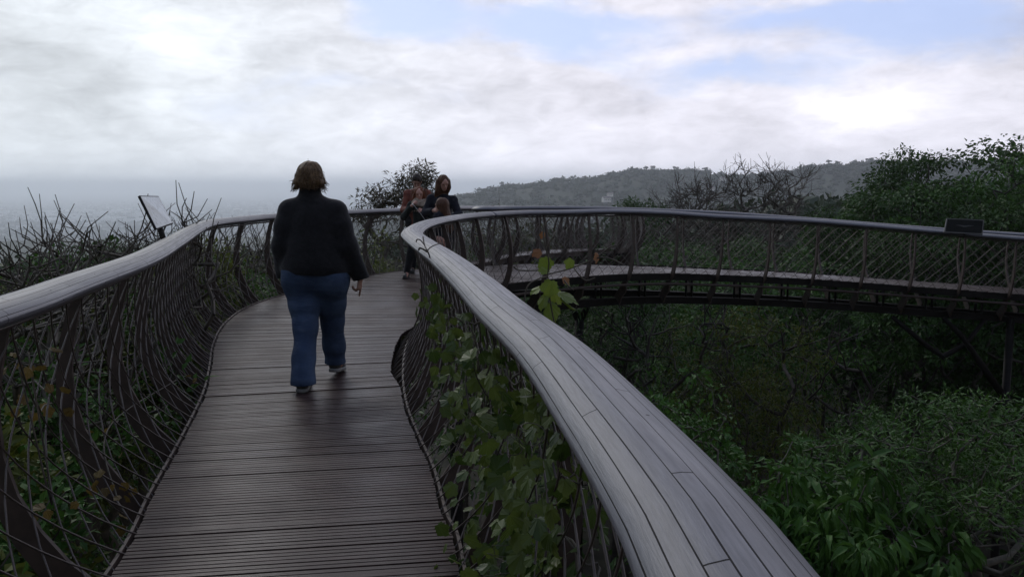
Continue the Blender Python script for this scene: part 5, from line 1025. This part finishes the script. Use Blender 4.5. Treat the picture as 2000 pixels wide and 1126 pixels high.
def group_of_four():
    # man behind, facing the camera and looking down
    J = stand_J(1.72); J.update(head=(0, .055, 1.585), neck=(0, .02, 1.48), shL=(-.165, 0, 1.37), shR=(.165, 0, 1.37), elL=(-.225, .06, 1.10), elR=(.225, .06, 1.10), wrL=(-.14, .27, 1.10), wrR=(.14, .27, 1.10))
    def h(S, c, r, f, u, s):
        R = np.stack([r, f, u], 1); S.ell(c + u * .040 * s - f * .014 * s, np.array([.088, .102, .092]) * s, .02, R); S.cut(c + f * .078 * s - u * .0, unit(f - u * .9)); S.ripple(fold(21, .008, (40, 40, 30), 2))
    standing('person', 'person with short dark hair in a rust red jacket standing behind the teenager', 818, 338, 15.15, math.pi + .05, J, ('jacket', M_REDJ), ('trousers', M_BLACKT), h, {'hairmat': H_DARK}, (.28, .15, .11), 1.08, .22, 1.05, .78, look=(0, 1, -.55), upv=(0, .4, 1))
    # teenager with scarf, legs astride, a hand raised to the mouth
    J = stand_J(1.49); J.update(head=(.02, .05, 1.375), neck=(.01, .02, 1.275), shL=(-.15, 0, 1.20), shR=(.155, 0, 1.20), elL=(-.235, .08, .985), elR=(.27, .05, 1.00), wrL=(-.08, .20, 1.08), wrR=(.125, .19, 1.185), hipL=(-.075, 0, .77), hipR=(.085, 0, .77), knR=(.165, .03, .43), anR=(.235, .06, .085), knL=(-.06, -.05, .42), anL=(-.06, -.16, .085))
    def h(S, c, r, f, u, s):
        R = np.stack([r, f, u], 1); S.ell(c + u * .026 * s - f * .025 * s, np.array([.098, .100, .100]) * s, .02, R)
        for e in (-1, 1): S.ell(c + r * e * .082 * s - u * .050 * s - f * .015 * s, np.array([.046, .060, .082]) * s, .03, R)
        S.cut(c + f * .072 * s, unit(f - u * .35)); S.ripple(fold(22, .010, (45, 45, 28), 2.2))
    b, t, fr, ho = standing('person', 'teenage person with auburn hair and beige scarf holding a hand up to the chin', 822, 368, 14.35, math.pi, J, ('jumper', M_DARKKNIT), ('trousers', M_BLACKT), h, {'hairmat': H_AUB}, (.42, .22, .16), .92, .205, 1.0, .70, look=(-.15, 1, -.15))
    rng = np.random.default_rng(3); c = t['head']
    def root(rg):
        a = rg.uniform(0, 6.28); d = np.array([math.cos(a), .35 * math.sin(a) - .25, rg.uniform(-.7, .8)]); return c + unit(d) * [.105, .095, .105], unit(unit(d) + [0, 0, -.4])
    strands(rng, 130, root, .085, .004, .6, .2, 7).build('curl', H_AUB, ho, True)
    S = SDF(t['neck'] - [.25, .2, .25], t['neck'] + [.25, .25, .15], .007); a = np.linspace(0, 2 * np.pi, 15)
    for zc, rr, th in ((.0, .078, .028), (-.038, .098, .032), (-.072, .108, .030)):
        P = t['neck'] + np.stack([rr * np.cos(a), .02 + rr * .8 * np.sin(a), zc + .012 * np.sin(2 * a)], 1)
        for i in range(14): S.cone(P[i], P[i + 1], th, th, .012)
    S.ripple(fold(31, .005, (25, 25, 60), 1.5)); skin('scarf', S, M_SCARF, b)
    m = MB()
    for i in range(9):                                  # pale triangles knitted round the yoke
        x = -.125 + .031 * i; y = .133 - .9 * x * x; m.prism([(x - .011, y, 1.115), (x + .011, y, 1.115), (x, y + .002, 1.085)], (0, .006, 0))
    m.build('knit_pattern', M_SCARF, b)
    ph = thing('earphone_cord', 'thin white cord hanging from the teenage person\'s raised hand', 'cord', (0, 0, 0)); w = b.location; pt = lambda q: np.array([w[0] - q[0], w[1] - q[1], q[2]])
    m = MB(); h0 = np.array(t['wrR']) + [-.03, .08, .03]; m.tube(resample([pt(h0), pt(h0 + [-.07, .05, -.08]), pt(h0 + [-.16, .04, -.20]), pt(h0 + [-.24, .0, -.34])], .03), .0028, 5); m.build('cord', M_WHITEPL, ph, True); m = MB(); m.tube([pt(h0 + [.012, .0, .012]), pt(h0 + [-.002, 0, -.016])], [.009, .007], 8); m.build('earbud', M_WHITEPL, ph, True)
    # woman with long brown hair bending over the child
    J = stand_J(1.66); J.update(head=(-.05, .14, 1.555), neck=(-.01, .045, 1.455), shL=(-.175, .03, 1.285), shR=(.165, .03, 1.305), elL=(-.29, .13, 1.06), elR=(.245, .12, 1.09), wrL=(-.16, .30, 1.02), wrR=(.07, .33, 1.13))
    def h(S, c, r, f, u, s):
        R = np.stack([r, f, u], 1); S.ell(c + u * .032 * s - f * .016 * s, np.array([.088, .104, .096]) * s, .02, R)
        for e, l in ((-1, .22), (1, .40)):
            p = c + r * e * .070 * s - f * .025 * s; q = p + r * e * .035; q = np.array([q[0], q[1] + .02, p[2] - l]); S.cone(p, q, .058 * s, .050, .03, flat=(f, 1.3))
        S.cone(c - f * .05 * s, np.array([c[0], c[1] - .10, c[2] - .32]), .085, .080, .04); S.cut(c + f * .064 * s + u * .03, unit(f + r * -.15 - u * .15)); S.ripple(fold(23, .006, (60, 60, 9), 1.5))
    standing('person', 'person with long brown hair in a dark coat bending over the child', 872, 343, 13.75, math.pi - .12, J, ('coat', M_DARKCOAT), ('trousers', M_BLACKT), h, {'hairmat': H_BROWN}, (.44, .25, .19), 1.05, .215, 1.08, .66, look=(-.62, 1, -.55), upv=(-.2, .45, 1))
    # child with long chestnut hair, seen from behind and turned to the left
    J = stand_J(1.30); J.update(head=(0, .02, 1.215), elL=(-.17, .05, .84), elR=(.17, .05, .84), wrL=(-.08, .17, .86), wrR=(.08, .17, .86))
    def h(S, c, r, f, u, s):
        R = np.stack([r, f, u], 1); S.ell(c + u * .028 * s - f * .018 * s, np.array([.094, .106, .100]) * s, .02, R); S.cone(c - f * .045 * s, np.array([c[0] + .02, c[1] - .12, c[2] - .34]), .095 * s, .085, .05, flat=(f, 1.2))
        S.cut(c + f * .070 * s, unit(f - u * .2)); S.ripple(fold(24, .006, (60, 60, 10), 1.5))
    standing('person', 'child with long chestnut hair standing in front of the person in the dark coat', 866, 386, 13.2, math.radians(62), J, ('top', M_DARKCOAT), ('skirt', M_PINK), h, {'hairmat': H_CHILD}, (.44, .24, .18), .86, .205, 1.0, .66, bottom_hem=.36)
group_of_four()

# ---------------------------------------------------------------- far wood, hill trees, houses and the town on the plain
def ico():
    t = (1 + 5 ** .5) / 2; V = unit(np.array([(-1, t, 0), (1, t, 0), (-1, -t, 0), (1, -t, 0), (0, -1, t), (0, 1, t), (0, -1, -t), (0, 1, -t), (t, 0, -1), (t, 0, 1), (-t, 0, -1), (-t, 0, 1)]))
    F = np.array([(0, 11, 5), (0, 5, 1), (0, 1, 7), (0, 7, 10), (0, 10, 11), (1, 5, 9), (5, 11, 4), (11, 10, 2), (10, 7, 6), (7, 1, 8), (3, 9, 4), (3, 4, 2), (3, 2, 6), (3, 6, 8), (3, 8, 9), (4, 9, 5), (2, 4, 11), (6, 2, 10), (8, 6, 7), (9, 8, 1)]); return V, F
def crown_tpl(seed, n=150, flat=.75, q=.20):
    """a crown of n leaf sprays on a lumpy shell round a dark core"""
    rng = np.random.default_rng(seed); lob = rng.normal(0, .45, (7, 3)); lob[:, 2] *= .5; P = lob[rng.integers(0, 7, n)] + unit(rng.normal(0, 1, (n, 3))) * rng.uniform(.35, .62, (n, 1)); P[:, 2] *= flat
    D = unit(rng.normal(0, 1, (n, 3))); Nn = unit(P + rng.normal(0, .4, (n, 3))); V, F, t = leaves(P - D * q / 2, D, Nn, np.full(n, q * 1.6), 'ovate', rng, np.clip(.35 + .5 * rng.random(n), 0, 1)); iv, iF = ico(); b = Bundle(); b.add(V, F, t); b.add(iv * [.62, .62, .62 * flat], iF, np.full(12, .1)); return np.concatenate(b.V), np.concatenate(b.F), np.concatenate(b.t)
def scatter(name, label, P, R, tpls, mat, rng):
    b = Bundle()
    for p, r in zip(P, R):
        V, F, t = tpls[rng.integers(len(tpls))]; a = rng.uniform(0, 6.28); c, s = math.cos(a), math.sin(a); M = np.array([[c, -s, 0], [s, c, 0], [0, 0, 1]]) * r
        b.add(V @ M.T + p, F, np.clip(t * .6 + rng.random() * .4, 0, 1))
    o = obj(name, b.mesh(name, mat)); tag(o, label, 'woodland', kind='stuff'); return o
def far_things():
    rng = np.random.default_rng(77); T1 = [crown_tpl(i, 170, .8, .17) for i in range(4)]; T2 = [crown_tpl(10 + i, 46, .75, .34) for i in range(5)]
    P = []; R = []
    while len(P) < 2700:
        a = rng.uniform(-.72, .72); r = 82 + 1110 * rng.random() ** 1.7; x, y = r * math.sin(a), r * math.cos(a)
        if y < 30: continue
        s = rng.uniform(2.2, 4.2) * (.8 + r / 500); P.append((x, y, float(terrain(x, y)) + rng.uniform(3.0, 6.5) * (.9 + r / 900))); R.append(s)
    # nearer bank on the left, below the bare shrubs
    for _ in range(0):
        x, y = rng.uniform(-26, -6.5), rng.uniform(5, 42)
        if x > -6 - .12 * y or x < -1.0 * y - 4: continue
        P.append((x, y, float(terrain(x, y)) + rng.uniform(2.5, 5.2))); R.append(rng.uniform(1.5, 2.6))
    scatter('valley_wood', 'hazy wood falling away below the walkway', P, R, T1, L_WOOD, rng)
    P = []; R = []
    for _ in range(5600):
        px = rng.uniform(560, 2350); r = 600 + 410 * rng.random() ** .8; p = hill_point(px, r); s = rng.uniform(3.6, 8.5) * r / 1400; P.append(p + [0, 0, s * .35]); R.append(s)
    scatter('hill_wood', 'hazy wood covering the hill', P, R, T2, L_WOOD, rng)
    # umbrella pines standing out on the skyline
    tb = MB(); tb.tube([(0, 0, -2), (.2, 0, 6), (.1, .2, 11)], [.5, .4, .25], 6); tb.tube([(.1, 0, 8), (2.5, .5, 12)], [.22, .12], 5); tb.tube([(.1, 0, 8.5), (-2.4, -.4, 12)], [.22, .12], 5); pm = tb.mesh('trunk', M_BARKDK, True); b = Bundle()
    for k in range(5):
        V, F, t = T2[k]; b.add(V * [3.4, 3.4, 3.0] + rng.normal(0, 1, 3) * [2.6, 2.6, .9] + [0, 0, 11.5], F, t)
    cm = b.mesh('crown', L_WOOD)
    for i, px in enumerate([957, 981, 1088, 1117, 1142, 1172, 1262, 1318, 1352, 1378, 1408, 1618, 1634, 1668, 1700]):
        p = hill_point(px, 994); s = rng.uniform(.40, .66); plant('umbrella_pine', 'dark spreading pine standing out on the hill skyline', 'tree', tuple(p), (pm, cm), rz=i * 1.3, sc=s, group='pines on the hill skyline')
    # pale houses among the trees of the hill
    mw = mat_plain('pale_house_wall', (.72, .69, .62), (.85, .82, .76), .8, .3); mr = mat_plain('grey_house_roof', (.16, .13, .12), (.24, .20, .18), .8, .4); mg = mat_plain('dark_window', (.02, .022, .025), (.03, .03, .035), .2, 1)
    w = MB(); w.box((0, 0, 3), 16, 9, 8); w.prism([(-8, -4.5, 7), (-8, 4.5, 7), (-8, 0, 10.2)], (16, 0, 0)); wm = w.mesh('wall', mw); w = MB()
    for sg in (-1, 1): w.prism([(-8.6, sg * 5.2, 6.7), (-8.6, sg * 5.2, 7.0), (-8.6, 0, 10.7), (-8.6, 0, 10.4)], (17.2, 0, 0))
    rm = w.mesh('roof', mr); w = MB(); w.box((0, 0, 0), 1.6, .12, 1.7); gm = w.mesh('window', mg)
    for i, (px, r, s, rz) in enumerate([(1093, 1080, .9, .2), (1100, 1095, .7, 1.2), (1072, 1085, .8, .1), (1185, 1260, 1.0, .4), (1192, 1275, .7, -.3), (1227, 1220, .9, .1), (1045, 1060, .6, .5), (1130, 1040, .5, 0), (1302, 1180, .6, .2), (1375, 1170, 1.1, .3), (1390, 1290, .7, -.2), (1450, 1150, .8, .6), (1500, 1130, .7, .2), (1365, 1060, .9, -.4), (1412, 1400, .7, .1), (1275, 1440, .6, .1)]):
        p = hill_point(px, r * .667); t = thing('house', 'pale house among the trees of the hill', 'house', tuple(p + [0, 0, 5.2]), rz, 'houses among the trees of the hill'); s *= .5; t.scale = (s, s, s); obj('wall', wm, t); obj('roof', rm, t)
        for x in (-5.4, -1.8, 1.8, 5.4): obj('window', gm, t, (x, -4.5, 3.8))
    # the town: long pale blocks, a few towers, and the countless small houses and gardens between them
    mt = mat_plain('pale_town_wall', (.75, .75, .72), (.9, .9, .88), .8, .02); bm_ = MB(); bm_.box((0, 0, 5), 60, 16, 11); bm_.box((0, 0, 10.9), 58, 14, .8); bm_.box((12, 0, 12), 8, 8, 3); bl = bm_.mesh('block', mt); bm_ = MB(); bm_.box((0, 0, 14), 18, 16, 30); bm_.box((0, 0, 30), 8, 8, 4); tw = bm_.mesh('tower', mt)
    spots = [(rng.uniform(60, 345), rng.uniform(411, 434), rng.uniform(.5, 1.5)) for _ in range(34)] + [(rng.uniform(-200, 700), rng.uniform(402, 452), rng.uniform(.4, 1.1)) for _ in range(64)] + [(370, 417, 1.3), (384, 418, 1.4), (300, 448, .9), (320, 453, .9), (345, 446, .8), (110, 430, 1.5), (135, 423, 1.7), (50, 422, 1.4), (160, 414, 1.2), (240, 416, 1.2)]
    for px, py, s in spots:
        d = pdir(px, py); zz = -131.5; tt = (zz - CAMZ) / d[2]; x, y = d[0] * tt, d[1] * tt
        if math.hypot(x, y) < 1500: continue
        t = obj('town_building', bl, None, (x, y, zz)); t.scale = (s, s, rng.uniform(.6, 1.2)); t.rotation_euler = (0, 0, rng.normal(0, .25)); tag(t, 'pale flat roofed building in the hazy town on the plain', 'building', 'pale buildings of the town')
    for px, py, s in [(528, 415, 1.1), (535, 415, .8), (210, 408, .6), (700, 405, .7)]:
        d = pdir(px, py); zz = -131.5; tt = (zz - CAMZ) / d[2]; t = obj('town_tower', tw, None, (d[0] * tt, d[1] * tt, zz)); t.scale = (s, s, s); tag(t, 'pale tower block in the hazy town on the plain', 'building', 'tower blocks of the town')
    n = 7000; r = 1100 * (9.5) ** rng.random(n); a = rng.uniform(-.75, .25, n); b = MB(); x, y = r * np.sin(a), r * np.cos(a); q = []; V = []
    s = rng.uniform(3.5, 8.5, n) * (.9 + r / 14000); hgt = rng.uniform(3, 7, n); rot = rng.uniform(-.5, .5, n)
    for sx, sy, sz in ((-1, -1, 0), (1, -1, 0), (1, 1, 0), (-1, 1, 0), (-1, -1, 1), (1, -1, 1), (1, 1, 1), (-1, 1, 1), (-1, 0, 1.6), (1, 0, 1.6)):
        V.append(np.stack([x + s * sx * np.cos(rot) - s * .6 * sy * np.sin(rot), y + s * sx * np.sin(rot) + s * .6 * sy * np.cos(rot), -132.5 + hgt * sz], 1))
    V = np.stack(V, 1).reshape(-1, 3); o = np.arange(n)[:, None, None] * 10; f4 = np.array([(0, 1, 5, 4), (2, 3, 7, 6), (4, 5, 9, 8), (6, 7, 8, 9)])[None] + o; f3 = np.array([(1, 2, 5), (5, 2, 6), (5, 6, 9), (3, 0, 7), (7, 0, 4), (7, 4, 8)])[None] + o
    m, N, bs, out = newmat('suburb_wall'); at = N.node('ShaderNodeAttribute', attribute_name='rnd').outputs['Fac']; N.put(bs.inputs['Base Color'], N.mix(N.smooth(at, .6, .98), (.06, .058, .055, 1), (.36, .36, .35, 1))); bs.inputs['Roughness'].default_value = .85
    o = obj('suburb', to_mesh('suburb', V, [f4.reshape(-1, 4), f3.reshape(-1, 3)], m, False, None, {'rnd': np.repeat(rng.random(n), 10)})); tag(o, 'countless small houses of the suburb on the hazy plain', 'suburb', kind='stuff')
    n = 6500; r = 800 * (11.0) ** rng.random(n); a = rng.uniform(-.75, .35, n); P = np.stack([r * np.sin(a), r * np.cos(a), np.zeros(n)], 1); P[:, 2] = terrain(P[:, 0], P[:, 1]) + 3; scatter('suburb_trees', 'countless garden trees between the houses of the plain', P, rng.uniform(4, 9, n) * (.9 + r / 9000), [crown_tpl(30 + i, 18, .7, .5) for i in range(3)], L_WOOD, rng)
far_things()

# ---------------------------------------------------------------- haze: the air over the plain
def build_haze():
    m = bpy.data.materials.new('hazy_air'); m.use_nodes = True; N = NT(m.node_tree); N.n.clear()
    out = N.node('ShaderNodeOutputMaterial'); v = N.node('ShaderNodeVolumePrincipled')
    v.inputs['Color'].default_value = (.89, .945, 1.0, 1); v.inputs['Density'].default_value = HAZE; v.inputs['Anisotropy'].default_value = .72
    N.l.new(v.outputs[0], out.inputs['Volume'])
    b = MB(); b.box((0, 7400, -36.5), 33800, 48800, 197); o = b.build('haze', m); tag(o, kind='stuff')
build_haze()
